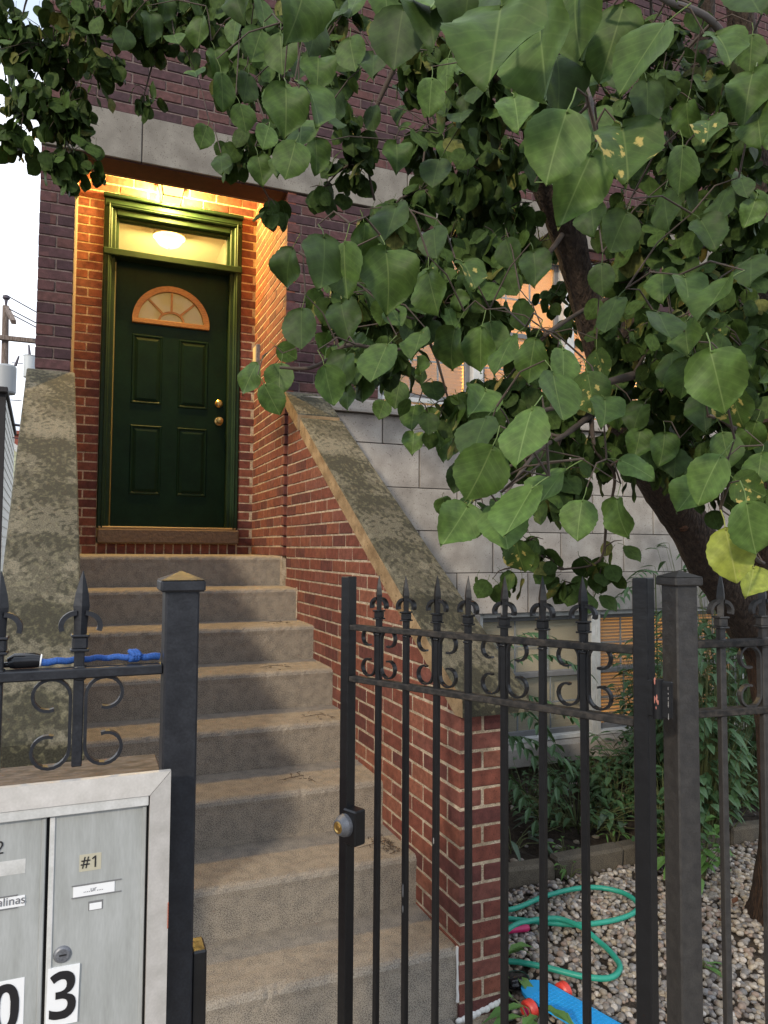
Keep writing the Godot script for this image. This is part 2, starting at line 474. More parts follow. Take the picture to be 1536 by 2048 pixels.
# entries: {t = place of the centre, s = size, k = "red" or "plum", m = own mesh or null}
func lay(list: Array, kind: String, at: Vector3, along: Vector3, out: Vector3, wide: float, y0: float, y1: float, start := 0, holes: Array = [], deep := 0.06) -> void:
	var rows := int(ceil((y1 - y0) / COURSE))
	var basis := Basis(along, Vector3.UP, out)
	for r in rows:
		var ya := y0 + r * COURSE
		var yb := minf(ya + COURSE - JOINT, y1)
		if yb - ya < 0.02:
			continue
		var u := -0.102 if (r + start) % 2 == 1 else 0.0
		while u < wide - 0.015:
			var spans := [[maxf(u, 0.0), minf(u + 0.194, wide)]]
			u += 0.204
			for h in holes:
				if yb - 0.015 > h.position.y and ya + 0.015 < h.end.y:
					var cut := []
					for s in spans:
						if s[1] <= h.position.x or s[0] >= h.end.x:
							cut.append(s)
							continue
						if s[0] < h.position.x - 0.008:
							cut.append([s[0], h.position.x - 0.004])
						if s[1] > h.end.x + 0.008:
							cut.append([h.end.x + 0.004, s[1]])
					spans = cut
			for s in spans:
				if s[1] - s[0] < 0.014:
					continue
				var c: Vector3 = at + along * ((s[0] + s[1]) * 0.5) + out * (-deep * 0.5 + rng.randf_range(-0.0016, 0.0016))
				c.y = (ya + yb) * 0.5 + rng.randf_range(-0.0008, 0.0008)
				list.append({"t": Transform3D(basis.rotated(out, rng.randf_range(-0.005, 0.005)), c), "s": Vector3(s[1] - s[0], yb - ya, deep), "k": kind, "m": null})

func place_bricks(parent: Node3D, list: Array, most := 295) -> void:
	for e in list:
		e.a = seen_area(parent.transform * (e.t.origin as Vector3), e.s.x * e.s.y) if not e.has("big") else 1.0
	list.sort_custom(func(p, q): return p.a > q.a)
	var rest := []
	for i in list.size():
		var e: Dictionary = list[i]
		var which := rng.randi() % (6 if e.k == "red" else 5)
		if i < most or e.m:
			if e.m:
				part(parent, "brick", e.m, M["%s_brick_%d" % [e.k, which]], e.t)
			else:
				var long: bool = e.s.x > 0.14
				var t: Transform3D = e.t
				t.basis = t.basis.scaled_local(Vector3(e.s.x / (0.194 if long else 0.092), e.s.y / 0.0577, e.s.z / 0.06))
				part(parent, "brick", (brick_long if long else brick_short)[rng.randi() % 4], M["%s_brick_%d" % [e.k, which]], t)
		else:
			rest.append(e)
	if rest.is_empty():
		return
	var mm := MultiMesh.new()
	mm.transform_format = MultiMesh.TRANSFORM_3D
	mm.use_colors = true
	mm.mesh = brick_long[0]
	mm.instance_count = rest.size()
	for i in rest.size():
		var e: Dictionary = rest[i]
		var t: Transform3D = e.t
		t.basis = t.basis.scaled_local(Vector3(e.s.x / 0.194, e.s.y / 0.0577, e.s.z / 0.06))
		mm.set_instance_transform(i, t)
		var m: StandardMaterial3D = M["%s_brick_%d" % [e.k, rng.randi() % 5]]
		mm.set_instance_color(i, m.albedo_color.srgb_to_linear())
	var o := MultiMeshInstance3D.new()
	o.name = "brick_field"
	o.multimesh = mm
	o.material_override = M.brick_field
	o.set_meta("kind", "stuff")
	parent.add_child(o, true)

func block(parent: Node, called: String, lo: Vector3, hi: Vector3, m: Material, bev := 0.004) -> MeshInstance3D:
	var b := MB.new()
	var c := (lo + hi) * 0.5
	b.cbox(Transform3D(), (hi - lo).abs(), bev)
	return part(parent, called, b.mesh(), m, Transform3D(Basis(), c))

# ------------------------------------------------------------------ the house
func build_house() -> void:
	var h := thing("brick_townhouse", "plum brick townhouse with limestone base, stone band and lit entrance alcove", "building")
	# mortar backing of every brick field, in pieces round the openings
	var back := MB.new()
	back.box(Vector3(-1.58, -0.3, -7.0), Vector3(-1.395, 4.04, -0.006), 0.001)
	back.box(Vector3(-0.065, 2.60, -0.25), Vector3(0.60, 4.03, -0.006), 0.001)
	back.box(Vector3(3.10, 2.60, -0.25), Vector3(9.0, 4.03, -0.006), 0.001)
	back.box(Vector3(-1.58, 4.05, -0.25), Vector3(9.0, 9.0, -0.006), 0.001)
	back.box(Vector3(-1.58, 8.9, -7.0), Vector3(9.0, 9.0, -0.25), 0.001)
	back.box(Vector3(8.8, -0.3, -7.0), Vector3(9.0, 8.9, -0.25), 0.001)
	back.box(Vector3(-1.395, -0.3, -7.0), Vector3(8.8, 8.9, -6.8), 0.001)
	back.box(Vector3(-1.395, 4.05, -7.0), Vector3(-1.58, 8.9, -0.25), 0.001)
	part(h, "front_wall", back.mesh(), M.grey_mortar)
	var red := MB.new()
	red.box(Vector3(-1.395, 1.4, -1.25), Vector3(-1.212, 4.64, -1.0028), 0.001)
	red.box(Vector3(-0.188, 1.4, -1.25), Vector3(-0.064, 4.64, -1.0028), 0.001)
	red.box(Vector3(-1.212, 4.236, -1.25), Vector3(-0.188, 4.64, -1.0028), 0.001)
	red.box(Vector3(-1.212, 1.4, -1.25), Vector3(-0.188, 1.655, -1.0028), 0.001)
	red.box(Vector3(-0.0672, 1.2, -1.25), Vector3(0.25, 4.64, -0.26), 0.001)
	red.box(Vector3(-0.0672, 1.2, -0.26), Vector3(0.25, 2.60, -0.05), 0.001)
	red.box(Vector3(-0.0672, 2.60, -0.26), Vector3(-0.0652, 4.03, -0.012), 0.0005)
	part(h, "alcove_wall", red.mesh(), M.sandy_mortar)
	block(h, "alcove_ceiling", Vector3(-1.395, 4.64, -1.25), Vector3(0.25, 4.74, -0.252), M.limestone_dull)
	block(h, "steel_lintel", Vector3(-1.50, 4.034, -0.20), Vector3(0.02, 4.046, -0.004), M.lintel_steel, 0.001)
	block(h, "lintel_face", Vector3(-1.395, 4.046, -0.252), Vector3(-0.065, 4.64, -0.25), M.sandy_mortar, 0.0005)
	# bricks
	var list := []
	var top := 4.036 - COURSE * 64.0
	lay(list, "plum", Vector3(-1.585, 0, 0), Vector3.RIGHT, Vector3.BACK, 0.195, top, 4.036, 0)
	lay(list, "plum", Vector3(-1.585, 0, -7.0), Vector3.BACK, Vector3.LEFT, 7.0, top, 4.036, 1)
	lay(list, "plum", Vector3(-0.07, 0, 0), Vector3.RIGHT, Vector3.BACK, 7.0, 4.036 - COURSE * 20.0, 4.036, 1, [Rect2(0.67, 2.2, 2.50, 1.9)])
	lay(list, "plum", Vector3(-1.585, 0, 0), Vector3.RIGHT, Vector3.BACK, 8.6, 4.345, 8.2, 0)
	lay(list, "red", Vector3(-1.41, 0, -1.0), Vector3.RIGHT, Vector3.BACK, 1.34, 1.575, 4.44, 1, [Rect2(0.198, 1.5, 1.024, 2.735)])
	for k in 13:
		list.append({"t": Transform3D(Basis(), Vector3(-1.36 + k * 0.102, 4.475, -1.03)), "s": Vector3(0.094, 0.06, 0.06), "k": "red", "m": null})
	for k in 15:
		list.append({"t": Transform3D(Basis(), Vector3(-1.175 + k * 0.0677, 1.614, -1.03)), "s": Vector3(0.0577, 0.075, 0.06), "k": "red", "m": null})
	lay(list, "red", Vector3(-0.07, 0, -1.0), Vector3.BACK, Vector3.LEFT, 0.998, 1.575, 4.6, 0)
	place_bricks(h, list, 298)
	# limestone band over the door
	var bx := -1.62
	for x in [-1.013, -0.398, 0.205, 0.81, 1.415, 2.02, 2.625, 3.23, 3.835, 4.44, 5.05, 5.65, 6.25]:
		block(h, "band_stone", Vector3(maxf(bx, -1.588), 4.042, -0.12), Vector3(x - 0.004, 4.338, 0.012), M.band_stone, 0.003)
		bx = x + 0.004
	block(h, "band_backing", Vector3(-1.586, 4.047, -0.10), Vector3(6.25, 4.333, 0.004), M.dark_joint, 0.001)
	# limestone base
	var wall_back := MB.new()
	wall_back.box(Vector3(0.01, -0.3, -0.25), Vector3(1.42, 2.565, -0.012), 0.001)
	wall_back.box(Vector3(1.42, 1.152, -0.25), Vector3(9.0, 2.565, -0.012), 0.001)
	wall_back.box(Vector3(4.10, -0.3, -0.25), Vector3(9.0, 1.152, -0.012), 0.001)
	part(h, "stone_backing", wall_back.mesh(), M.dark_joint)
	var rows := [[2.367, 2.563, 0.633], [2.063, 2.362, 0.92], [1.759, 2.058, 0.62], [1.455, 1.754, 0.92], [1.152, 1.450, 0.62], [0.849, 1.147, 0.92], [0.545, 0.844, 0.62], [0.242, 0.540, 0.92], [-0.06, 0.237, 0.62]]
	for r in rows:
		var x: float = r[2] - 0.604
		while x < 7.2:
			var a := maxf(x + 0.004, 0.02)
			var b := x + 0.600
			x += 0.604
			if r[1] < 1.15:
				if a > 1.40 and b < 4.1:
					continue
				b = minf(b, 1.418) if a < 1.4 else b
				a = maxf(a, 4.105) if b > 4.1 else a
			if b - a > 0.03:
				block(h, "limestone_block", Vector3(a, r[0], -0.11), Vector3(b, r[1], rng.randf_range(-0.002, 0.001)), [M.limestone, M.limestone_pale, M.limestone_dull][rng.randi() % 3], 0.003)
	# water table, a projecting stone course in lengths
	var sx := 0.0
	for x in [1.2, 2.4, 3.6, 4.8, 6.0, 7.2]:
		var b := MB.new()
		b.prism(PackedVector2Array([Vector2(-0.12, 2.568), Vector2(0.045, 2.568), Vector2(0.048, 2.585), Vector2(0.048, 2.640), Vector2(0.004, 2.664), Vector2(-0.12, 2.668)]), Transform3D(Basis(Vector3.BACK, Vector3.UP, Vector3.LEFT), Vector3.ZERO), -x + 0.003, -sx)
		part(h, "sill_course", b.mesh(), M.limestone_pale)
		sx = x
	# upper window, three units with lit blinds
	block(h, "window_lintel", Vector3(0.56, 3.97, -0.22), Vector3(3.14, 4.034, -0.010), M.lintel_steel, 0.002)
	for k in 3:
		window_unit(h, 0.60 + k * 0.833, 0.60 + (k + 1) * 0.833, 2.69, 3.968, 3.30, true)
	# lower window
	block(h, "window_sill", Vector3(1.40, 0.022, -0.16), Vector3(4.12, 0.160, 0.05), M.limestone_pale, 0.006)
	block(h, "foundation", Vector3(1.42, -0.4, -0.25), Vector3(4.10, 0.020, -0.02), M.footing, 0.01)
	window_unit(h, 1.43, 2.50, 0.165, 1.148, 0.66, false)
	window_unit(h, 2.50, 3.40, 0.165, 1.148, 0.66, true)
	window_unit(h, 3.40, 4.09, 0.165, 1.148, 0.66, true)
	# rooms behind the windows and the hall behind the door, closed boxes
	room(h, Vector3(0.60, 2.58, -2.2), Vector3(3.10, 4.00, -0.24), M.room_wall)
	room(h, Vector3(1.43, 0.03, -2.0), Vector3(2.46, 1.2, -0.21), M.room_wall)
	room(h, Vector3(2.54, 0.03, -2.0), Vector3(4.09, 1.2, -0.21), M.room_wall)
	room(h, Vector3(-1.30, 1.70, -3.6), Vector3(-0.10, 4.62, -1.24), M.hall_wall)
	block(h, "hall_floor", Vector3(-1.30, 1.68, -3.6), Vector3(-0.10, 1.70, -1.1), M.hall_floor)
	entrance_door(h)
	# entry panel of the door bells on the right hand reveal
	var panel := block(h, "bell_panel", Vector3(-0.100, 3.02, -0.92), Vector3(-0.069, 3.20, -0.80), M.dull_zinc, 0.003)
	block(panel, "speaker_plate", Vector3(-0.018, -0.07, -0.05), Vector3(-0.0155, 0.08, 0.045), M.panel_steel, 0.001)

func room(parent: Node3D, lo: Vector3, hi: Vector3, m: Material) -> void:
	var b := MB.new()
	var w := 0.04
	b.box(Vector3(lo.x - w, lo.y - w, lo.z - w), Vector3(hi.x + w, hi.y + w, lo.z), 0.001)
	b.box(Vector3(lo.x - w, lo.y - w, lo.z), Vector3(lo.x, hi.y + w, hi.z), 0.001)
	b.box(Vector3(hi.x, lo.y - w, lo.z), Vector3(hi.x + w, hi.y + w, hi.z), 0.001)
	b.box(Vector3(lo.x, lo.y - w, lo.z), Vector3(hi.x, lo.y, hi.z), 0.001)
	b.box(Vector3(lo.x, hi.y, lo.z), Vector3(hi.x, hi.y + w, hi.z), 0.001)
	part(parent, "room_walls", b.mesh(), m)

func window_unit(parent: Node3D, x0: float, x1: float, y0: float, y1: float, meet: float, lit: bool) -> void:
	var b := MB.new()
	var z := -0.09
	b.box(Vector3(x0, y0, z - 0.12), Vector3(x0 + 0.045, y1, z + 0.03), 0.004)
	b.box(Vector3(x1 - 0.045, y0, z - 0.12), Vector3(x1, y1, z + 0.03), 0.004)
	b.box(Vector3(x0 + 0.045, y0, z - 0.12), Vector3(x1 - 0.045, y0 + 0.035, z + 0.03), 0.004)
	b.box(Vector3(x0 + 0.045, y1 - 0.035, z - 0.12), Vector3(x1 - 0.045, y1, z + 0.03), 0.004)
	var w := part(parent, "window", b.mesh(), M.white_trim)
	var m: Material = M.window_grey
	for s in [[y0 + 0.035, meet + 0.02, z - 0.02], [meet - 0.02, y1 - 0.035, z - 0.055]]:
		var f := MB.new()
		var a := x0 + 0.045
		var c := x1 - 0.045
		f.box(Vector3(a, s[0], s[2] - 0.03), Vector3(a + 0.04, s[1], s[2]), 0.003)
		f.box(Vector3(c - 0.04, s[0], s[2] - 0.03), Vector3(c, s[1], s[2]), 0.003)
		f.box(Vector3(a + 0.04, s[0], s[2] - 0.03), Vector3(c - 0.04, s[0] + 0.04, s[2]), 0.003)
		f.box(Vector3(a + 0.04, s[1] - 0.04, s[2] - 0.03), Vector3(c - 0.04, s[1], s[2]), 0.003)
		part(w, "sash", f.mesh(), m)
		var gx0 := a + 0.04
		var gx1 := c - 0.04
		for k in 2:
			var mx: float = lerpf(gx0, gx1, (k + 1) / 3.0)
			block(w, "muntin", Vector3(mx - 0.007, s[0] + 0.04, s[2] - 0.026), Vector3(mx + 0.007, s[1] - 0.04, s[2] - 0.018), m, 0.001)
		var my: float = (s[0] + s[1]) * 0.5
		block(w, "muntin", Vector3(gx0, my - 0.007, s[2] - 0.0255), Vector3(gx1, my + 0.007, s[2] - 0.0185), m, 0.001)
		block(w, "pane", Vector3(gx0 - 0.004, s[0] + 0.036, s[2] - 0.0155), Vector3(gx1 + 0.004, s[1] - 0.036, s[2] - 0.0125), M.glass, 0.0002)
	# the blind: closely stacked tilted slats, one strip
	var v := MB.new()
	var y := y0 + 0.05
	while y < y1 - 0.05:
		v.cbox(Transform3D(Basis(Vector3.RIGHT, -0.62 if lit else -1.2), Vector3((x0 + x1) * 0.5, y, z - 0.115)), Vector3(x1 - x0 - 0.12, 0.0012, 0.034), 0.0003)
		y += 0.027
	var o := part(w, "blind_slats", v.mesh(), M.blind)
	o.set_meta("kind", "stuff")

func entrance_door(h: Node3D) -> void:
	# measured in the plane of the alcove wall, then set back by K
	var f := func(x: float, y: float) -> Vector2: return Vector2(-1.27 + (x + 1.27) * 1.014, 1.626 + (y - 1.626) * 1.014)
	var z := -1.08
	# casing
	var c := MB.new()
	c.box(Vector3(-1.214, 1.765, -1.06), Vector3(-1.155, 4.170, -0.985), 0.008)
	c.box(Vector3(-0.245, 1.765, -1.06), Vector3(-0.186, 4.170, -0.985), 0.008)
	c.box(Vector3(-1.214, 4.170, -1.06), Vector3(-0.186, 4.232, -0.982), 0.008)
	c.box(Vector3(-1.165, 1.765, -1.14), Vector3(-1.128, 4.17, -1.01), 0.006)
	c.box(Vector3(-0.274, 1.765, -1.14), Vector3(-0.238, 4.17, -1.01), 0.006)
	c.box(Vector3(-1.128, 4.120, -1.14), Vector3(-0.274, 4.17, -1.01), 0.006)
	c.box(Vector3(-1.185, 1.765, -1.03), Vector3(-1.172, 4.2, -0.977), 0.004)
	c.box(Vector3(-0.228, 1.765, -1.03), Vector3(-0.215, 4.2, -0.977), 0.004)
	c.box(Vector3(-1.172, 4.187, -1.03), Vector3(-0.228, 4.2, -0.977), 0.004)
	var frame := part(h, "door_frame", c.mesh(), M.trim_green)
	block(frame, "head_cap", Vector3(-1.222, 4.233, -1.05), Vector3(-0.180, 4.262, -0.955), M.trim_green, 0.006)
	block(frame, "transom_bar", Vector3(-1.216, 3.800, -1.13), Vector3(-0.184, 3.852, -0.972), M.trim_green, 0.006)
	# transom light
	var s := MB.new()
	s.box(Vector3(-1.128, 3.852, -1.10), Vector3(-1.105, 4.12, -1.05), 0.003)
	s.box(Vector3(-0.297, 3.852, -1.10), Vector3(-0.274, 4.12, -1.05), 0.003)
	s.box(Vector3(-1.105, 3.852, -1.10), Vector3(-0.297, 3.868, -1.05), 0.003)
	s.box(Vector3(-1.105, 4.098, -1.10), Vector3(-0.297, 4.12, -1.05), 0.003)
	var sash := part(h, "transom", s.mesh(), M.trim_green)
	block(sash, "pane", Vector3(-1.107, 3.866, -1.082), Vector3(-0.295, 4.1, -1.078), M.glass, 0.0003)
	# door leaf with a fanlight cut out and four raised panels
	var d := MB.new()
	var lo: Vector2 = f.call(-1.120, 1.776)
	var hi: Vector2 = f.call(-0.290, 3.775)
	var fc: Vector2 = f.call(-0.716, 3.335)
	var R := 0.262
	var zf := z
	var zb := z - 0.044
	var outline := [[lo.x, lo.y, hi.x, fc.y - 0.01], [lo.x, fc.y - 0.01, fc.x - R, hi.y], [fc.x + R, fc.y - 0.01, hi.x, hi.y]]
	for q in outline:
		d.box(Vector3(q[0], q[1], zb), Vector3(q[2], q[3], zf), 0.0006)
	var above := PackedVector2Array()
	for k in 25:
		var a := PI * k / 24.0
		above.append(Vector2(fc.x + R * cos(a), fc.y - 0.01 + (R + 0.01) * sin(a)))
	above.append(Vector2(fc.x - R, hi.y))
	above.append(Vector2(fc.x + R, hi.y))
	d.prism(above, Transform3D(), zb, zf)
	var leaf := part(h, "door", d.mesh(), M.door_green)
	for q in [[-0.997, 2.702, -0.775, 3.228], [-0.657, 2.692, -0.433, 3.221], [-0.996, 2.018, -0.770, 2.540], [-0.656, 2.016, -0.432, 2.540]]:
		var a: Vector2 = f.call(q[0], q[1])
		var e: Vector2 = f.call(q[2], q[3])
		var p := MB.new()
		# moulded rim, sunk bevel and raised field
		var ring := func(i: float, zz: float) -> Array: return [Vector3(a.x + i, a.y + i, zz), Vector3(e.x - i, a.y + i, zz), Vector3(e.x - i, e.y - i, zz), Vector3(a.x + i, e.y - i, zz)]
		var steps := [ring.call(0.0, zf + 0.0005), ring.call(0.006, zf + 0.007), ring.call(0.014, zf + 0.006), ring.call(0.022, zf + 0.001), ring.call(0.044, zf + 0.008), ring.call(0.050, zf + 0.008)]
		for i in steps.size() - 1:
			for k in 4:
				p.quad(steps[i][k], steps[i][(k + 1) % 4], steps[i + 1][(k + 1) % 4], steps[i + 1][k], Vector3.BACK)
		var last: Array = steps[steps.size() - 1]
		p.quad(last[0], last[1], last[2], last[3], Vector3.BACK)
		part(leaf, "door_panel", p.mesh(), M.door_green)
	# fanlight
	var w := MB.new()
	var arc := []
	for k in 25:
		var a := PI * k / 24.0
		arc.append(Vector3(fc.x + 0.268 * cos(a), fc.y + 0.268 * sin(a), zf + 0.004))
	w.bar(arc, 0.03, 0.044, Vector3.BACK)
	w.box(Vector3(fc.x - 0.29, fc.y - 0.022, zf - 0.011), Vector3(fc.x + 0.29, fc.y + 0.016, zf + 0.02), 0.004)
	var small := []
	for k in 13:
		var a := PI * k / 12.0
		small.append(Vector3(fc.x + 0.092 * cos(a), fc.y + 0.012 + 0.075 * sin(a), zf + 0.004))
	w.bar(small, 0.016, 0.017, Vector3.BACK)
	for deg in [45.0, 90.0, 135.0]:
		var dir := Vector3(cos(deg_to_rad(deg)), sin(deg_to_rad(deg)), 0)
		w.bar([Vector3(fc.x, fc.y + 0.005, zf + 0.004) + dir * 0.085, Vector3(fc.x, fc.y, zf + 0.004) + dir * 0.25], 0.015, 0.016, Vector3.BACK)
	var fan := part(leaf, "fanlight_frame", w.mesh(), M.fan_wood)
	var g := MB.new()
	var half := PackedVector2Array()
	for k in 25:
		half.append(Vector2(fc.x + 0.258 * cos(PI * k / 24.0), fc.y + 0.258 * sin(PI * k / 24.0)))
	g.prism(half, Transform3D(), zf - 0.012, zf - 0.008)
	part(fan, "pane", g.mesh(), M.glass)
	# lock set
	var kn: Vector2 = f.call(-0.343, 2.609)
	var dbt: Vector2 = f.call(-0.345, 2.747)
	var face := Basis(Vector3.RIGHT, PI / 2.0)
	var k1 := MB.new()
	k1.lathe([Vector2(0, 0.0), Vector2(0.033, 0.0), Vector2(0.033, 0.005), Vector2(0.014, 0.012), Vector2(0.012, 0.032), Vector2(0.024, 0.040), Vector2(0.028, 0.052), Vector2(0.022, 0.064), Vector2(0.0, 0.067)], Transform3D(face, Vector3(kn.x, kn.y, zf)))
	part(leaf, "door_knob", k1.mesh(), M.brass)
	var k2 := MB.new()
	k2.lathe([Vector2(0, 0.0), Vector2(0.032, 0.0), Vector2(0.030, 0.010), Vector2(0.020, 0.018), Vector2(0.018, 0.026), Vector2(0.0, 0.027)], Transform3D(face, Vector3(dbt.x, dbt.y, zf)))
	part(leaf, "deadbolt", k2.mesh(), M.brass)
	block(h, "threshold", Vector3(-1.20, 1.762, -1.16), Vector3(-0.20, 1.778, -0.98), M.threshold, 0.003)
	block(h, "door_sill", Vector3(-1.205, 1.655, -1.12), Vector3(-0.178, 1.760, -0.965), M.sill_stone, 0.008)

func build_lamps() -> void:
	# wall lantern over the door: tapered glass box in a dark frame
	var l := thing("wall_lantern", "lit tapered wall lantern above the green door", "lamp", Vector3(-0.742, 4.295, -0.885))
	var w0 := 0.068
	var w1 := 0.092
	var y0 := -0.045
	var y1 := 0.085
	var g := MB.new()
	var lo := [Vector3(-w0, y0, -w0), Vector3(w0, y0, -w0), Vector3(w0, y0, w0), Vector3(-w0, y0, w0)]
	var hi := [Vector3(-w1, y1, -w1), Vector3(w1, y1, -w1), Vector3(w1, y1, w1), Vector3(-w1, y1, w1)]
	for k in 4:
		var m: int = (k + 1) % 4
		g.quad(lo[k], lo[m], hi[m], hi[k], (lo[k] + lo[m]) * 0.5 + Vector3(0, 0, 0))
	g.quad(lo[0], lo[1], lo[2], lo[3], Vector3.DOWN)
	part(l, "lantern_glass", g.mesh(), M.lantern_glass)
	var b := MB.new()
	for k in 4:
		b.bar([lo[k] * 1.02, hi[k] * Vector3(1.02, 1, 1.02)], 0.009, 0.009, Vector3.BACK)
		var m: int = (k + 1) % 4
		b.tube([hi[k] * Vector3(1.02, 1, 1.02), hi[m] * Vector3(1.02, 1, 1.02)], [0.006, 0.006], 5)
		b.tube([lo[k] * 1.02, lo[m] * 1.02], [0.004, 0.004], 5)
	part(l, "lantern_frame", b.mesh(), M.black_iron)
	var r := MB.new()
	r.prism(PackedVector2Array([Vector2(-0.10, y1), Vector2(0.10, y1), Vector2(0.03, y1 + 0.06), Vector2(-0.03, y1 + 0.06)]), Transform3D(), -0.095, 0.095)
	part(l, "lantern_roof", r.mesh(), M.black_iron)
	block(l, "back_plate", Vector3(-0.075, -0.05, -0.115), Vector3(0.075, 0.16, -0.100), M.black_iron, 0.004)
	lamp_light("lantern_light", Vector3(-0.742, 4.30, -0.885), Color(1.0, 0.82, 0.45), 3.9, 0.05)
	# flush dome on the hall ceiling
	var d := thing("hall_ceiling_light", "glowing dome ceiling light seen through the transom", "lamp", Vector3(-0.635, 4.52, -2.2))
	var p := MB.new()
	p.lathe([Vector2(0.0, -0.115), Vector2(0.05, -0.108), Vector2(0.095, -0.085), Vector2(0.122, -0.05), Vector2(0.13, -0.015)], Transform3D())
	part(d, "dome", p.mesh(), M.dome_glass)
	var q := MB.new()
	q.lathe([Vector2(0.145, -0.02), Vector2(0.15, 0.0), Vector2(0.14, 0.03), Vector2(0.12, 0.095)], Transform3D())
	q.lathe([Vector2(0.0, -0.135), Vector2(0.008, -0.128), Vector2(0.006, -0.115)], Transform3D())
	part(d, "ceiling_plate", q.mesh(), M.panel_steel)
	lamp_light("dome_light", Vector3(-0.635, 4.46, -2.2), Color(1.0, 0.84, 0.52), 0.26, 0.06)
	# exit of the hall sensor
	# lamps in the rooms behind the blinds
	for a in [["bright bulb of the room lamp behind the upper window blinds", Vector3(2.1, 3.62, -0.95), 1.7], ["room lamp glowing behind the basement window blinds", Vector3(3.2, 0.95, -1.1), 0.16]]:
		var t := thing("room_lamp", a[0], "lamp", a[1], 0.0)
		var m := MB.new()
		m.ball(Vector3.ZERO, Vector3(0.05, 0.05, 0.05), 14, 8)
		part(t, "bulb", m.mesh(), M.dome_glass)
		var st := MB.new()
		st.tube([Vector3(0, 0.05, 0), Vector3(0, 0.36 if a[1].y > 2.0 else 0.24, 0)], [0.006, 0.006], 6)
		part(t, "cord", st.mesh(), M.wire_dark)
		lamp_light("room_light", a[1], Color(1.0, 0.74, 0.32), a[2], 0.04)

func lamp_light(called: String, at: Vector3, c: Color, energy: float, size: float) -> void:
	var o := OmniLight3D.new()
	o.name = numbered(called)
	o.position = at
	o.light_color = c
	o.light_energy = energy
	o.light_size = size
	o.omni_range = 12.0
	o.omni_attenuation = 2.0
	o.shadow_enabled = true
	add_child(o)

# ------------------------------------------------------------------ stoop
func build_steps() -> void:
	var s := thing("front_steps", "worn concrete front steps rising to the green door", "steps")
	for i in 8:
		var z1 := NOSE0 + i * TREAD
		var z0 := -1.02 if i == 0 else NOSE0 + (i - 1) * TREAD - 0.02
		var y1 := (8 - i) * RISE
		var y0 := y1 - RISE - (0.10 if i == 7 else 0.0)
		var b := MB.new()
		# worn rounded nosing: profile in (z, y), pulled along x in short lengths that wander and chip
		var prof := [Vector2(z0, y0), Vector2(z1 - 0.004, y0), Vector2(z1 - 0.002, y1 - 0.09), Vector2(z1, y1 - 0.045), Vector2(z1 + 0.004, y1 - 0.022), Vector2(z1 - 0.002, y1 - 0.009), Vector2(z1 - 0.013, y1 - 0.0015), Vector2(z1 - 0.03, y1), Vector2(z1 - 0.12, y1), Vector2(z1 - 0.24, y1 + 0.002), Vector2(z0, y1 + 0.004)]
		var f := FastNoiseLite.new()
		f.seed = 200 + i
		f.frequency = 1.0
		var cuts := 90
		var at := func(q: int, k: int) -> Vector3:
			var x: float = lerpf(-1.44, 0.06, k / float(cuts))
			var p: Vector2 = prof[q]
			var worn := maxf(0.0, f.get_noise_2d(x * 7.0, q * 0.05) - 0.30) * 0.035 + 0.0035 * f.get_noise_2d(x * 45.0, q * 3.0)
			if q >= 3 and q <= 7:
				p -= Vector2(0.8, 0.7) * worn * (1.0 if q >= 4 and q <= 6 else 0.4)
			elif q == 2 or q == 8 or q == 9:
				p += Vector2(0.0015 if q == 2 else 0.0, 0.0025 if q > 2 else 0.0) * f.get_noise_2d(x * 12.0, q * 7.0)
			return Vector3(x, p.y, p.x)
		for q in prof.size() - 1:
			var dirn := Vector3(0, 0, 1) if q < 4 else (Vector3(0, 1, 1) if q < 7 else Vector3.UP)
			if q == 0:
				dirn = Vector3.DOWN
			for k in cuts:
				b.quad(at.call(q, k), at.call(q, k + 1), at.call(q + 1, k + 1), at.call(q + 1, k), dirn)
		part(s, "step", b.mesh(), M.step_concrete)
	# mortar seams where the treads meet the wall
	for i: int in [0, 1, 7]:
		var z1 := NOSE0 + i * TREAD
		var x: float = wing_x(z1) - 0.002
		var b := MB.new()
		var y := (7 - i) * RISE + 0.01
		var pts := []
		var rad := []
		for k in 9:
			pts.append(Vector3(x + rng.randf_range(-0.003, 0.003), y + RISE * 0.98 * k / 8.0, z1 + 0.003))
			rad.append(rng.randf_range(0.004, 0.008))
		b.tube(pts, rad, 6)
		part(s, "mortar_seam", b.mesh(), M.white_sealant if i != 1 else M.sandy_mortar)

func wing_x(z: float) -> float:
	return -0.05 * (1.0 - z / 2.35)

func coping_y(z: float) -> float:
	return 2.672 - 0.655 * z

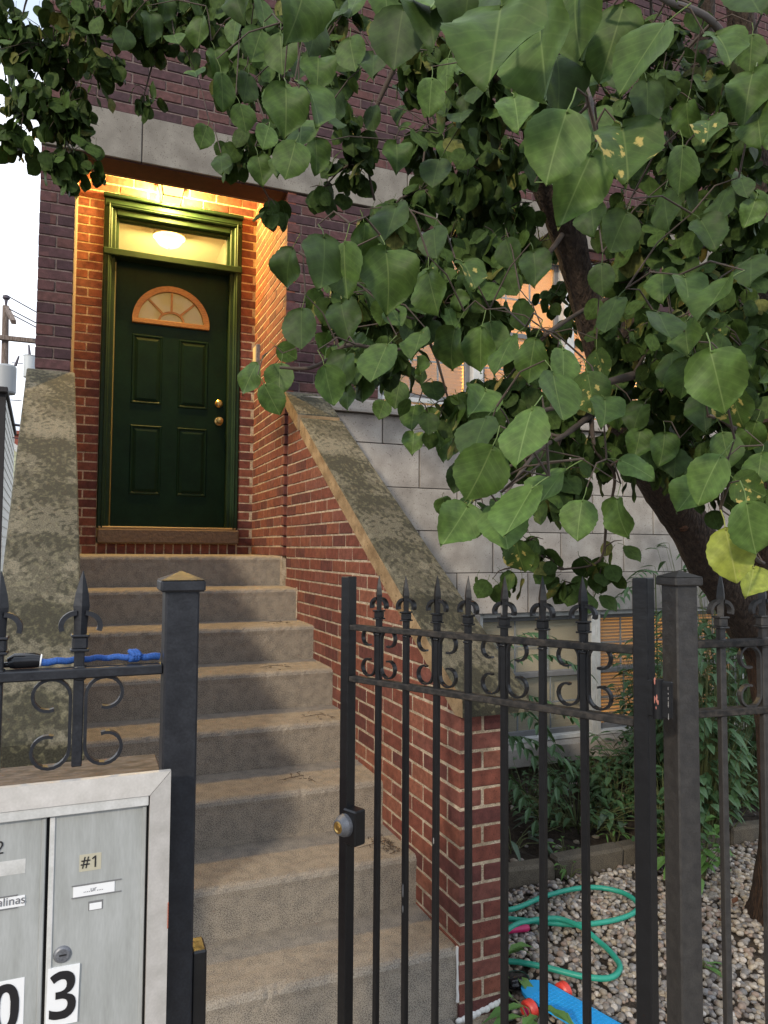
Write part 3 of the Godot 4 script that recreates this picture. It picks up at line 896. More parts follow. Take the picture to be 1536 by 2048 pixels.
func build_wing(right: bool) -> void:
	# local frame: the face towards the steps is x = 0, the wall is 0.194 thick towards +x, z runs from the front of the pier (0) back to the house (-2.35)
	var end := 2.35 if right else 2.40
	var w: Node3D
	if right:
		w = thing("stair_wall", "red brick stair wall with sloping mossy coping right of the steps, behind the gate", "wall", Vector3(0, 0, end), atan2(-0.05, 2.35) * -1.0)
	else:
		w = thing("stair_wall", "brick stair wall left of the steps, its wide sloping coping blotched with lichen", "wall", Vector3(-1.287, 0, end), 0.0415)
	var sgn := 1.0 if right else -1.0
	var length := end + 0.0
	var under := func(zz: float) -> float: return coping_y(end + zz) - 0.104
	var core := MB.new()
	core.prism(PackedVector2Array([Vector2(-length, -0.1), Vector2(-0.0035, -0.1), Vector2(-0.0035, under.call(-0.0035) - 0.01), Vector2(-length, under.call(-length) - 0.01)]), Transform3D(Basis(Vector3.BACK, Vector3.UP, Vector3.LEFT), Vector3.ZERO), -0.191 if right else 0.003, -0.003 if right else 0.191)
	part(w, "wall_core", core.mesh(), M.sandy_mortar)
	var list := []
	var roof := PackedVector2Array([Vector2(-length, -0.5), Vector2(0.2, -0.5), Vector2(0.2, under.call(0.2) - 0.004), Vector2(-length, under.call(-length) - 0.004)])
	var rows := 44
	var base := 0.012 - COURSE
	for r in rows:
		var ya := base + r * COURSE
		var yb := ya + COURSE - JOINT
		# corner bricks at the front
		var z := 0.0
		if r % 2 == 0:
			_wing_brick(list, w, roof, -0.092, 0.0, ya, yb, 0.0, 0.194 * sgn)
			z = -0.102
		else:
			_wing_brick(list, w, roof, -0.194, 0.0, ya, yb, 0.0, 0.092 * sgn)
			_wing_brick(list, w, roof, -0.194, 0.0, ya, yb, 0.102 * sgn, 0.194 * sgn)
			z = -0.204
		while z > -length + 0.02:
			var a := maxf(z - 0.194, -length)
			_wing_brick(list, w, roof, a, z, ya, yb, 0.0, 0.05 * sgn)
			_wing_brick(list, w, roof, a, z, ya, yb, 0.144 * sgn, 0.194 * sgn)
			z -= 0.204
	place_bricks(w, list, 298)
	# coping stones, cut on the slope; cover the wall and overhang it
	var xo := -0.022 * sgn
	var xi := (0.258 if right else 0.240) * sgn
	var ang := atan(0.655)
	var joints := [0.075, 1.0 - 0.0, -0.43 + end, 0.0]
	joints = [end + (0.060 if right else 0.035), end - 2.04 if right else end - 2.03, 0.0]
	# from the foot to the joint near the top, then the short upper stone
	for k in 2:
		var za: float = joints[k] - end - (0.0 if k == 0 else 0.004)
		var zb: float = (0.36 if k == 0 else 0.0) - end
		var side := MB.new()
		var ya: float = coping_y(za + end)
		var yb: float = coping_y(zb + end)
		var th := 0.104
		var tops := MB.new()
		var bev := 0.006
		var foot := 0.066 if k == 0 else th
		# bottom, sides and ends
		var A := [Vector3(xo, ya - bev, za), Vector3(xi, ya - bev, za)]
		var B := [Vector3(xo, yb - bev, zb), Vector3(xi, yb - bev, zb)]
		var A2 := [Vector3(xo, ya - foot, za), Vector3(xi, ya - foot, za)]
		var mz: float = za - 0.058 if k == 0 else za
		var my: float = coping_y(mz + end) - th
		var A3 := [Vector3(xo, my, mz), Vector3(xi, my, mz)]
		var B2 := [Vector3(xo, yb - th, zb), Vector3(xi, yb - th, zb)]
		for j in 2:
			var o := Vector3(-sgn if j == 0 else sgn, 0, 0)
			side.quad(A[j], B[j], B2[j], A3[j], o)
			if k == 0:
				side.tri(A[j], A3[j], A2[j], o)
		side.quad(A3[0], A3[1], B2[1], B2[0], Vector3.DOWN)
		if k == 0:
			side.quad(A2[0], A2[1], A3[1], A3[0], Vector3(0, -1, -0.5))
		side.quad(B[0], B[1], B2[1], B2[0], Vector3.FORWARD)
		# weathered top with chamfered arrises, and the foot
		var bx := bev * sgn
		var T := [Vector3(xo + bx, ya, za - bev), Vector3(xi - bx, ya, za - bev), Vector3(xi - bx, yb, zb), Vector3(xo + bx, yb, zb)]
		for q in T.size():
			T[q].y = coping_y(T[q].z + end)
		var segs := 24
		var f := FastNoiseLite.new()
		f.seed = 9
		f.frequency = 3.0
		for i in segs:
			for j in 4:
				var g := func(ii: int, jj: int) -> Vector3:
					var q: Vector3 = T[0].lerp(T[3], ii / float(segs)).lerp(T[1].lerp(T[2], ii / float(segs)), jj / 4.0)
					if ii > 0 and ii < segs and jj > 0 and jj < 4:
						q.y += 0.002 * f.get_noise_3dv(q)
					return q
				tops.quad(g.call(i, j), g.call(i + 1, j), g.call(i + 1, j + 1), g.call(i, j + 1), Vector3.UP)
		tops.quad(A[0], B[0], T[3], T[0], Vector3(-sgn, 1, 0))
		tops.quad(A[1], B[1], T[2], T[1], Vector3(sgn, 1, 0))
		tops.quad(A[0], A[1], T[1], T[0], Vector3(0, 1, 1))
		if k == 0:
			tops.quad(A[0], A[1], A2[1], A2[0], Vector3.BACK)
		else:
			side.quad(A[0], A[1], A3[1], A3[0], Vector3.BACK)
		var stone := part(w, "coping_stone", side.mesh(), M.coping_side)
		part(stone, "weathered_top", tops.mesh(), M.lichen)
	if right:
		block(w, "footing", Vector3(0.0, -0.16, -0.3), Vector3(0.20, -0.06, -0.012), M.footing, 0.012)
		var foam := MB.new()
		for k in 11:
			foam.ball(Vector3(0.0 + k * 0.019, -0.05 + rng.randf_range(-0.006, 0.010) + 0.02 * k / 10.0, 0.0), Vector3(0.016, rng.randf_range(0.008, 0.015), 0.008), 8, 5)
		part(w, "sealant", foam.mesh(), M.white_sealant)

func _wing_brick(list: Array, _w: Node3D, roof: PackedVector2Array, z0: float, z1: float, ya: float, yb: float, x0: float, x1: float) -> void:
	var poly := PackedVector2Array([Vector2(z0, ya), Vector2(z1, ya), Vector2(z1, yb), Vector2(z0, yb)])
	var cut := Geometry2D.intersect_polygons(poly, roof)
	if cut.is_empty():
		return
	var lo_x := minf(x0, x1)
	var hi_x := maxf(x0, x1)
	var jig := Vector3(rng.randf_range(-0.0014, 0.0014), rng.randf_range(-0.0008, 0.0008), 0)
	var c := Vector3((x0 + x1) * 0.5, (ya + yb) * 0.5, (z0 + z1) * 0.5) + jig
	var whole := absf(_area(cut[0]) - (z1 - z0) * (yb - ya)) < 0.00002
	if whole:
		# long side of the mesh along the longer horizontal side
		var sx := hi_x - lo_x
		var sz := z1 - z0
		if sz >= sx:
			list.append({"t": Transform3D(Basis(Vector3.BACK, Vector3.UP, Vector3.LEFT), c), "s": Vector3(sz, yb - ya, sx), "k": "red", "m": null})
		else:
			list.append({"t": Transform3D(Basis(), c), "s": Vector3(sx, yb - ya, sz), "k": "red", "m": null})
		return
	if _area(cut[0]) < 0.0004:
		return
	var p := PackedVector2Array()
	for q in cut[0]:
		p.append(q - Vector2(c.z, c.y))
	var b := MB.new()
	b.prism(p, Transform3D(Basis(Vector3.BACK, Vector3.UP, Vector3.LEFT), Vector3.ZERO), -(hi_x - c.x), -(lo_x - c.x))
	list.append({"t": Transform3D(Basis(), c), "s": Vector3(z1 - z0, yb - ya, 0.05), "k": "red", "m": b.mesh() if lo_x < 0.1 and hi_x > -0.1 and (absf(x0) < 0.001) else b.mesh()})

func _area(p: PackedVector2Array) -> float:
	var s := 0.0
	for i in p.size():
		s += p[i].cross(p[(i + 1) % p.size()])
	return absf(s) * 0.5

# ------------------------------------------------------------------ iron fence and gate
var finial_mesh: ArrayMesh
var scroll_mesh: ArrayMesh

func make_iron_meshes() -> void:
	# spear point with a drooping cross leaf and a collar; its foot at y = 0
	var b := MB.new()
	b.cbox(Transform3D(Basis(), Vector3(0, 0.012, 0)), Vector3(0.0215, 0.020, 0.0215), 0.003)
	b.cbox(Transform3D(Basis(), Vector3(0, 0.0015, 0)), Vector3(0.0255, 0.004, 0.0255), 0.0015)
	b.cbox(Transform3D(Basis(), Vector3(0, 0.0225, 0)), Vector3(0.0255, 0.004, 0.0255), 0.0015)
	var ring := func(y: float, w: float, d: float) -> Array: return [Vector3(w, y, 0), Vector3(0, y, d), Vector3(-w, y, 0), Vector3(0, y, -d)]
	var rows := [ring.call(0.022, 0.009, 0.008), ring.call(0.044, 0.0095, 0.008), ring.call(0.066, 0.0115, 0.0085), ring.call(0.085, 0.009, 0.007), ring.call(0.105, 0.0042, 0.0035), ring.call(0.118, 0.0006, 0.0006)]
	for i in rows.size() - 1:
		for k in 4:
			var m: int = (k + 1) % 4
			b.quad(rows[i][k], rows[i][m], rows[i + 1][m], rows[i + 1][k], (rows[i][k] + rows[i][m]) * Vector3(1, 0, 1))
	for s in [-1.0, 1.0]:
		var pts := []
		for k in 10:
			var a := PI * 0.5 - PI * 0.62 * k / 9.0
			pts.append(Vector3(s * (0.006 + 0.021 * cos(a)), 0.038 + 0.018 * sin(a) - 0.002 * k / 9.0, 0))
		b.bar(pts, 0.013, 0.0070, Vector3.BACK)
	finial_mesh = b.mesh()
	# scroll pair that stands on both sides of a picket, centre at the origin
	var c := MB.new()
	for s in [-1.0, 1.0]:
		var pts := []
		var R := 0.0280
		var g := 0.0105
		var straight := 0.0385
		for end in [1.0, -1.0]:
			var half := []
			for k in 17:
				var a := PI - TAU * 0.80 * k / 16.0
				var r := R * (1.0 - 0.30 * k / 16.0)
				half.append(Vector3(s * (g + R + r * cos(a)), end * (straight + r * sin(a)), 0))
			if end > 0.0:
				half.reverse()
			pts.append_array(half)
		c.bar(pts, 0.011, 0.0046, Vector3.BACK)
	scroll_mesh = c.mesh()

func picket(parent: Node3D, at: Vector3, y0: float, y1: float, m: Material, w := 0.0145, scroll_y := -1.0) -> void:
	var p := block(parent, "picket", Vector3(at.x - w * 0.5, y0, at.z - w * 0.5), Vector3(at.x + w * 0.5, y1, at.z + w * 0.5), m, 0.0015)
	p.rotation = Vector3(rng.randf_range(-0.0015, 0.0015), 0, rng.randf_range(-0.003, 0.003))
	var weld := MB.new()
	for e in [y1 - 0.046, y1 - 0.030]:
		weld.ball(Vector3(rng.randf_range(-0.002, 0.002), e - (y0 + y1) * 0.5, w * 0.5), Vector3(w * 0.62, 0.0035, 0.003), 7, 5)
		weld.ball(Vector3(rng.randf_range(-0.002, 0.002), e - (y0 + y1) * 0.5, -w * 0.5), Vector3(w * 0.62, 0.0035, 0.003), 7, 5)
	part(p, "weld_bead", weld.mesh(), m)
	part(p, "finial", finial_mesh, m, Transform3D(Basis(Vector3.UP, rng.randf_range(-0.12, 0.12)) * Basis(Vector3.BACK, rng.randf_range(-0.02, 0.02)), Vector3(0, (y1 - y0) * 0.5 - 0.006, 0)))
	if scroll_y > 0.0:
		part(p, "scroll", scroll_mesh, m, Transform3D(Basis(), Vector3(0, scroll_y - (y0 + y1) * 0.5, 0)))

func post(parent: Node3D, x: float, top: float, m: Material, cap_m: Material) -> MeshInstance3D:
	var p := block(parent, "post", Vector3(x - 0.0255, -0.05, -0.0255), Vector3(x + 0.0255, top, 0.0255), m, 0.003)
	var c := MB.new()
	c.box(Vector3(-0.0335, -0.012, -0.0335), Vector3(0.0335, 0.006, 0.0335), 0.003)
	var k := [Vector3(-0.033, 0.006, -0.033), Vector3(0.033, 0.006, -0.033), Vector3(0.033, 0.006, 0.033), Vector3(-0.033, 0.006, 0.033)]
	for i in 4:
		c.tri(k[i], k[(i + 1) % 4], Vector3(0, 0.0195, 0), (k[i] + k[(i + 1) % 4]) * 0.5 + Vector3.UP * 0.05)
	part(p, "post_cap", c.mesh(), cap_m, Transform3D(Basis(), Vector3(0, (top + 0.05) * 0.5, 0)))
	return p

func build_fence() -> void:
	var a := thing("iron_fence", "grey painted iron fence left of the gate opening, with the mailboxes in it", "fence", Vector3(0, 0, FENCE_Z))
	var lp := post(a, -1.133, 1.570, M.grey_iron, M.grey_iron)
	var keep := MB.new()
	keep.cbox(Transform3D(), Vector3(0.022, 0.24, 0.045), 0.003)
	part(lp, "strike_box", keep.mesh(), M.black_iron, Transform3D(Basis(), Vector3(0.036, 0.895 - 0.76, 0.0)))
	block(a, "rail", Vector3(-2.7, 1.4325, -0.0135), Vector3(-1.1585, 1.4475, 0.0135), M.grey_iron, 0.002)
	block(a, "rail", Vector3(-2.7, 0.12, -0.0135), Vector3(-1.1585, 0.135, 0.0135), M.grey_iron, 0.002)
	for k in 5:
		var x := -1.277 - k * 0.1075
		picket(a, Vector3(x, 0, 0), 1.304 if x > -1.62 else 0.125, 1.478, M.grey_iron, 0.0145, 1.3685 if k % 2 == 0 else -1.0)
	post(a, -1.90, 1.57, M.grey_iron, M.grey_iron)
	# right fence, slightly out of line
	var b := thing("iron_fence", "dark iron fence right of the gate, in front of the leaning tree", "fence", Vector3(-0.130, 0, FENCE_Z), -0.11)
	post(b, 0.0, 1.566, M.dusty_iron, M.dusty_iron)
	for y in [1.432, 1.290, 0.128]:
		block(b, "rail", Vector3(0.0256, y - 0.0075, -0.0135), Vector3(2.2, y + 0.0075, 0.0135), M.dusty_rail, 0.002)
	for k in 12:
		picket(b, Vector3(0.103 + k * 0.1055, 0, 0), 0.12, 1.470, M.dusty_iron, 0.0145, 1.361 if k % 2 == 1 else -1.0)
	build_gate()

func build_gate() -> void:
	var hinge := Vector3(-0.249, -0.004, 3.588)
	var dir := Vector3(-0.585 + 0.248, 0, 2.802 - 3.60).normalized()
	var g := thing("iron_gate", "black iron garden gate with spear tips, swung half open", "gate", hinge)
	# local x runs from the hinge to the free edge, local z towards the street side; the free edge sags a little
	var x := (dir + Vector3(0, -0.026, 0)).normalized()
	var z := x.cross(Vector3.UP).normalized()
	g.transform = Transform3D(Basis(x, Vector3.UP, z), hinge)  # the uprights stay plumb, the rails slope
	var m: Material = M.black_iron
	block(g, "stile", Vector3(-0.016, 0.06, -0.016), Vector3(0.016, 1.576, 0.016), m, 0.0022)
	var free := block(g, "stile", Vector3(0.849, 0.06, -0.016), Vector3(0.881, 1.574, 0.016), m, 0.0022)
	for r in [1.433, 1.292, 0.14]:
		block(g, "rail", Vector3(0.0162, r - 0.0075, -0.0135), Vector3(0.8488, r + 0.0075, 0.0135), M.dusty_rail, 0.002)
	for k in 7:
		picket(g, Vector3(0.130 + k * 0.1025, 0, 0), 0.13, 1.466, m, 0.0145, 1.370 if k % 2 == 0 else -1.0)
	# deadbolt in a welded lock box
	var at := 0.895
	var half := (1.574 - 0.06) * 0.5 + 0.06
	var lock := MB.new()
	lock.cbox(Transform3D(Basis(), Vector3(-0.034, at - half, -0.004)), Vector3(0.052, 0.094, 0.040), 0.004)
	part(free, "lock_box", lock.mesh(), m)
	var out := Transform3D(Basis(Vector3.RIGHT, -PI / 2.0), Vector3(-0.020, at - half + 0.004, -0.024))
	var bolt := MB.new()
	bolt.lathe([Vector2(0.0, 0.0), Vector2(0.031, 0.0), Vector2(0.029, 0.010), Vector2(0.020, 0.026), Vector2(0.0165, 0.027)], out, 28)
	part(free, "deadbolt_collar", bolt.mesh(), M.dull_zinc)
	var key := MB.new()
	key.lathe([Vector2(0.0, 0.029), Vector2(0.0075, 0.029), Vector2(0.0085, 0.0265), Vector2(0.013, 0.0285), Vector2(0.0165, 0.0275), Vector2(0.0165, 0.020)], out, 28)
	key.box(Vector3(-0.0212, at - half - 0.001, -0.0535), Vector3(-0.0188, at - half + 0.009, -0.0525), 0.0002)
	part(free, "key_cylinder", key.mesh(), M.brass)
	# welded hinges with the primer showing
	for hy in [1.345, 0.35]:
		var hg := MB.new()
		hg.tube([Vector3(-0.034, hy - 0.037, -0.012), Vector3(-0.034, hy + 0.037, -0.012)], [0.0105, 0.0105], 12)
		hg.box(Vector3(-0.062, hy - 0.035, -0.016), Vector3(-0.012, hy + 0.035, -0.008), 0.002)
		var ho := part(g, "hinge", hg.mesh(), m)
		var chip := MB.new()
		for q in 7:
			chip.ball(Vector3(-0.034 + rng.randf_range(-0.004, 0.004), hy - 0.034 + rng.randf() * 0.07, -0.0215), Vector3(rng.randf_range(0.001, 0.003), rng.randf_range(0.002, 0.011), 0.0012), 6, 4)
		part(ho, "bare_primer", chip.mesh(), M.bare_primer)
		var flake := MB.new()
		for q in 9:
			flake.ball(Vector3(-0.0555, hy - 0.034 + rng.randf() * 0.07, -0.0165), Vector3(rng.randf_range(0.0005, 0.0014), rng.randf_range(0.001, 0.007), 0.0009), 5, 4)
		part(ho, "paint_chip", flake.mesh(), M.scratch)
	# paint scratches and droppings on the bars
	for q in [[0.130 + 5 * 0.1025, 0.78, 0.018], [0.130 + 5 * 0.1025, 0.735, 0.010], [0.130 + 4 * 0.1025, 0.93, 0.008], [0.335, 1.50, 0.012], [0.130, 1.432, 0.010]]:
		var s := MB.new()
		s.ball(Vector3(q[0], q[1], -0.0078), Vector3(0.0022, q[2], 0.0008), 6, 5)
		part(g, "paint_chip", s.mesh(), M.scratch)

func text(parent: Node3D, called: String, what: String, at: Vector3, high: float, m: Material, squeeze := 1.0, bold := false) -> void:
	var t := TextMesh.new()
	var f := SystemFont.new()
	f.font_names = PackedStringArray(["Droid Sans"])
	f.font_weight = 700 if bold else 400
	t.font = f
	t.text = what
	t.font_size = 64
	t.pixel_size = high / 46.0
	t.depth = 0.0006
	part(parent, called, t, m, Transform3D(Basis().scaled(Vector3(squeeze, 1, 1)), at))

func build_mailbox() -> void:
	var z := 3.625
	var b := thing("mailbox_bank", "grey metal mailbox unit with numbered doors, set into the left fence", "mailbox", Vector3(-1.41, 0.62, z))
	# in local coordinates: x from -0.26 to 0.261, y from 0 to 0.681
	var X := func(x: float) -> float: return x + 1.41
	var Y := func(y: float) -> float: return y - 0.62
	block(b, "housing", Vector3(X.call(-1.600), 0.004, -0.168), Vector3(X.call(-1.156), Y.call(1.284), -0.012), M.mailbox_top, 0.003)
	# mitred frame of four lengths
	var o := [Vector2(X.call(-1.607), 0.0), Vector2(X.call(-1.149), 0.0), Vector2(X.call(-1.149), Y.call(1.301)), Vector2(X.call(-1.607), Y.call(1.301))]
	var i := [Vector2(X.call(-1.577), 0.03), Vector2(X.call(-1.178), 0.03), Vector2(X.call(-1.178), Y.call(1.271)), Vector2(X.call(-1.577), Y.call(1.271))]
	for k in 4:
		var m: int = (k + 1) % 4
		var f := MB.new()
		var d: Vector2 = ((o[k] as Vector2) - (o[m] as Vector2)).normalized() * 0.0004
		f.quad(Vector3(o[k].x - d.x, o[k].y - d.y, -0.001), Vector3(o[m].x + d.x, o[m].y + d.y, -0.001), Vector3(i[m].x + d.x, i[m].y + d.y, 0.005), Vector3(i[k].x - d.x, i[k].y - d.y, 0.005), Vector3.BACK)
		f.quad(Vector3(o[k].x, o[k].y, -0.001), Vector3(o[m].x, o[m].y, -0.001), Vector3(o[m].x, o[m].y, -0.011), Vector3(o[k].x, o[k].y, -0.011), Vector3(o[k].x + o[m].x - X.call(-1.41) * 2.0, o[k].y + o[m].y - 0.68, 0))
		f.quad(Vector3(i[k].x, i[k].y, 0.005), Vector3(i[m].x, i[m].y, 0.005), Vector3(i[m].x, i[m].y, -0.011), Vector3(i[k].x, i[k].y, -0.011), Vector3(X.call(-1.41) * 2.0 - i[k].x - i[m].x, 0.68 - i[k].y - i[m].y, 0))
		part(b, "frame_bar", f.mesh(), M.mailbox_frame)
	block(b, "back_plate", Vector3(X.call(-1.578), 0.02, -0.014), Vector3(X.call(-1.176), Y.call(1.272), -0.0118), M.gloss_black, 0.0004)
	block(b, "head_strip", Vector3(X.call(-1.5765), Y.call(1.2565), -0.0115), Vector3(X.call(-1.1795), Y.call(1.2705), 0.0035), M.mailbox_strip, 0.001)
	var doors := [[-1.3085, -1.1815], [-1.4405, -1.3125], [-1.5725, -1.4445]]
	for k in 3:
		var x0: float = X.call(doors[k][0])
		var x1: float = X.call(doors[k][1])
		var d := MB.new()
		d.box(Vector3(x0, 0.034, -0.0115), Vector3(x1, Y.call(1.2555), -0.004), 0.001)
		var leaf := part(b, "mailbox_door", d.mesh(), M.mailbox_grey)
		# pressed edges
		block(leaf, "pressed_edge", Vector3(x0 + 0.0005, 0.034, -0.004), Vector3(x0 + 0.007, Y.call(1.254), -0.0022), M.mailbox_strip, 0.0008)
		block(leaf, "pressed_edge", Vector3(x1 - 0.0055, 0.034, -0.004), Vector3(x1 - 0.0005, Y.call(1.254), -0.0022), M.mailbox_grey, 0.0008)
		# name slot with two lips
		for yy in [1.156, 1.1395]:
			block(leaf, "slot_lip", Vector3(x0 + 0.030, Y.call(yy), -0.004), Vector3(x0 + 0.095, Y.call(yy) + 0.0012, -0.0024), M.window_grey, 0.0003)
		block(leaf, "paper_slip", Vector3(x0 + 0.032, Y.call(1.1410), -0.0040), Vector3(x0 + (0.086 if k == 0 else 0.104), Y.call(1.1550), -0.0030), M.sticker_white, 0.0002)
		block(leaf, "peep_window", Vector3(x0 + 0.052, Y.call(1.1195), -0.0041), Vector3(x0 + 0.071, Y.call(1.1325), -0.0034), M.window_grey, 0.0003)
		block(leaf, "peep_pane", Vector3(x0 + 0.0535, Y.call(1.1205), -0.0036), Vector3(x0 + 0.0695, Y.call(1.1295), -0.0030), M.sticker_white, 0.0002)
		# lock
		var l := MB.new()
		l.lathe([Vector2(0, 0.0035), Vector2(0.0085, 0.0035), Vector2(0.0105, 0.002), Vector2(0.0118, 0.0)], Transform3D(Basis(Vector3.RIGHT, PI / 2.0), Vector3(x0 + 0.0205, Y.call(1.067), -0.004)), 24)
		var lock := part(leaf, "door_lock", l.mesh(), M.dull_zinc)
		block(lock, "keyhole", Vector3(x0 + 0.0165, Y.call(1.0662), -0.0008), Vector3(x0 + 0.0260, Y.call(1.0684), -0.0003), M.print_black, 0.0001)
	# what is stuck on the doors
	var x1d: float = X.call(-1.3085)
	block(b, "tape_label", Vector3(x1d + 0.039, Y.call(1.1745), -0.0041), Vector3(x1d + 0.0675, Y.call(1.1975), -0.0036), M.tape_tan, 0.0001)
	text(b, "printed_number", "#1", Vector3(x1d + 0.0525, Y.call(1.1862), -0.0032), 0.0155, M.print_black, 0.95)
	text(b, "printed_name", "....ur....", Vector3(x1d + 0.058, Y.call(1.149), -0.0028), 0.006, M.print_grey)
	var s3 := block(b, "number_sticker", Vector3(x1d + 0.0025, Y.call(0.9745), -0.0041), Vector3(x1d + 0.0425, Y.call(1.0515), -0.0016), M.sticker_white, 0.0001)
	s3.rotation.z = -0.02
	text(b, "house_number", "3", Vector3(x1d + 0.0225, Y.call(1.0125), -0.0010), 0.062, M.print_black, 0.80, true)
	block(b, "number_sticker", Vector3(X.call(-1.381), Y.call(0.970), -0.0041), Vector3(X.call(-1.334), Y.call(1.0465), -0.0034), M.sticker_white, 0.0001)
	text(b, "house_number", "0", Vector3(X.call(-1.3565), Y.call(1.0085), -0.0028), 0.062, M.print_black, 0.80, true)
	text(b, "printed_number", "#2", Vector3(X.call(-1.376), Y.call(1.222), -0.0032), 0.0165, M.print_black, 0.95)
	text(b, "printed_name", "alinas", Vector3(X.call(-1.353), Y.call(1.1495), -0.0024), 0.0095, M.print_grey)
	block(b, "window_label", Vector3(X.call(-1.40), Y.call(1.184), -0.0041), Vector3(X.call(-1.337), Y.call(1.203), -0.0036), M.mailbox_strip, 0.0001)
	var chip := MB.new()
	for k in 9:
		chip.ball(Vector3(X.call(-1.1492), Y.call(1.080) + k * 0.004, -0.002), Vector3(0.001, 0.003, 0.0035), 5, 4)
	part(b, "worn_patch", chip.mesh(), M.rust_paint)

func build_rope() -> void:
	var r := thing("dog_lead", "blue rope with a knot and black clip lying along the left fence rail", "rope", Vector3(-1.25, 1.448, FENCE_Z))
	var pts := []
	var rad := []
	for k in 30:
		var t := k / 29.0
		var x := lerpf(0.088, -0.088, t)
		pts.append(Vector3(x, 0.0075 + 0.0035 * sin(t * 3.0) * (1.0 - t) + 0.001 * sin(t * 40.0), -0.016 + 0.003 * sin(t * 9.0)))
		rad.append(0.0058 - 0.0012 * sin(t * PI))
	var b := MB.new()
	b.tube(pts, rad, 8)
	part(r, "blue_rope", b.mesh(), M.rope_blue)
	var kn := MB.new()
	for k in 3:
		var loop := []
		for q in 13:
			var a := TAU * q / 12.0
			loop.append(Vector3(0.052 + 0.004 * k - 0.004 + 0.003 * cos(a * 2.0), 0.011 + 0.0065 * sin(a), -0.016 + 0.0075 * cos(a)))
		var rr := []
		rr.resize(13)
		rr.fill(0.0042)
		kn.tube(loop, rr, 7)
	part(r, "knot", kn.mesh(), M.rope_blue)
	var clip := MB.new()
	clip.tube([Vector3(-0.080, 0.0095, -0.016), Vector3(-0.090, 0.0105, -0.016), Vector3(-0.114, 0.0105, -0.016), Vector3(-0.122, 0.008, -0.016)], [0.0095, 0.0115, 0.0115, 0.008], 14)
	part(r, "black_clip", clip.mesh(), M.gloss_black)
	var rim := MB.new()
	rim.tube([Vector3(-0.0785, 0.0095, -0.016), Vector3(-0.0805, 0.0097, -0.016)], [0.0088, 0.0100], 14)
	part(r, "clip_rim", rim.mesh(), M.sticker_white)
	var lead := MB.new()
	lead.tube([Vector3(-0.12, 0.006, -0.016), Vector3(-0.17, 0.0045, -0.016), Vector3(-0.30, 0.0045, -0.014)], [0.0042, 0.0042, 0.0042], 8)
	part(r, "black_lead", lead.mesh(), M.gloss_black)

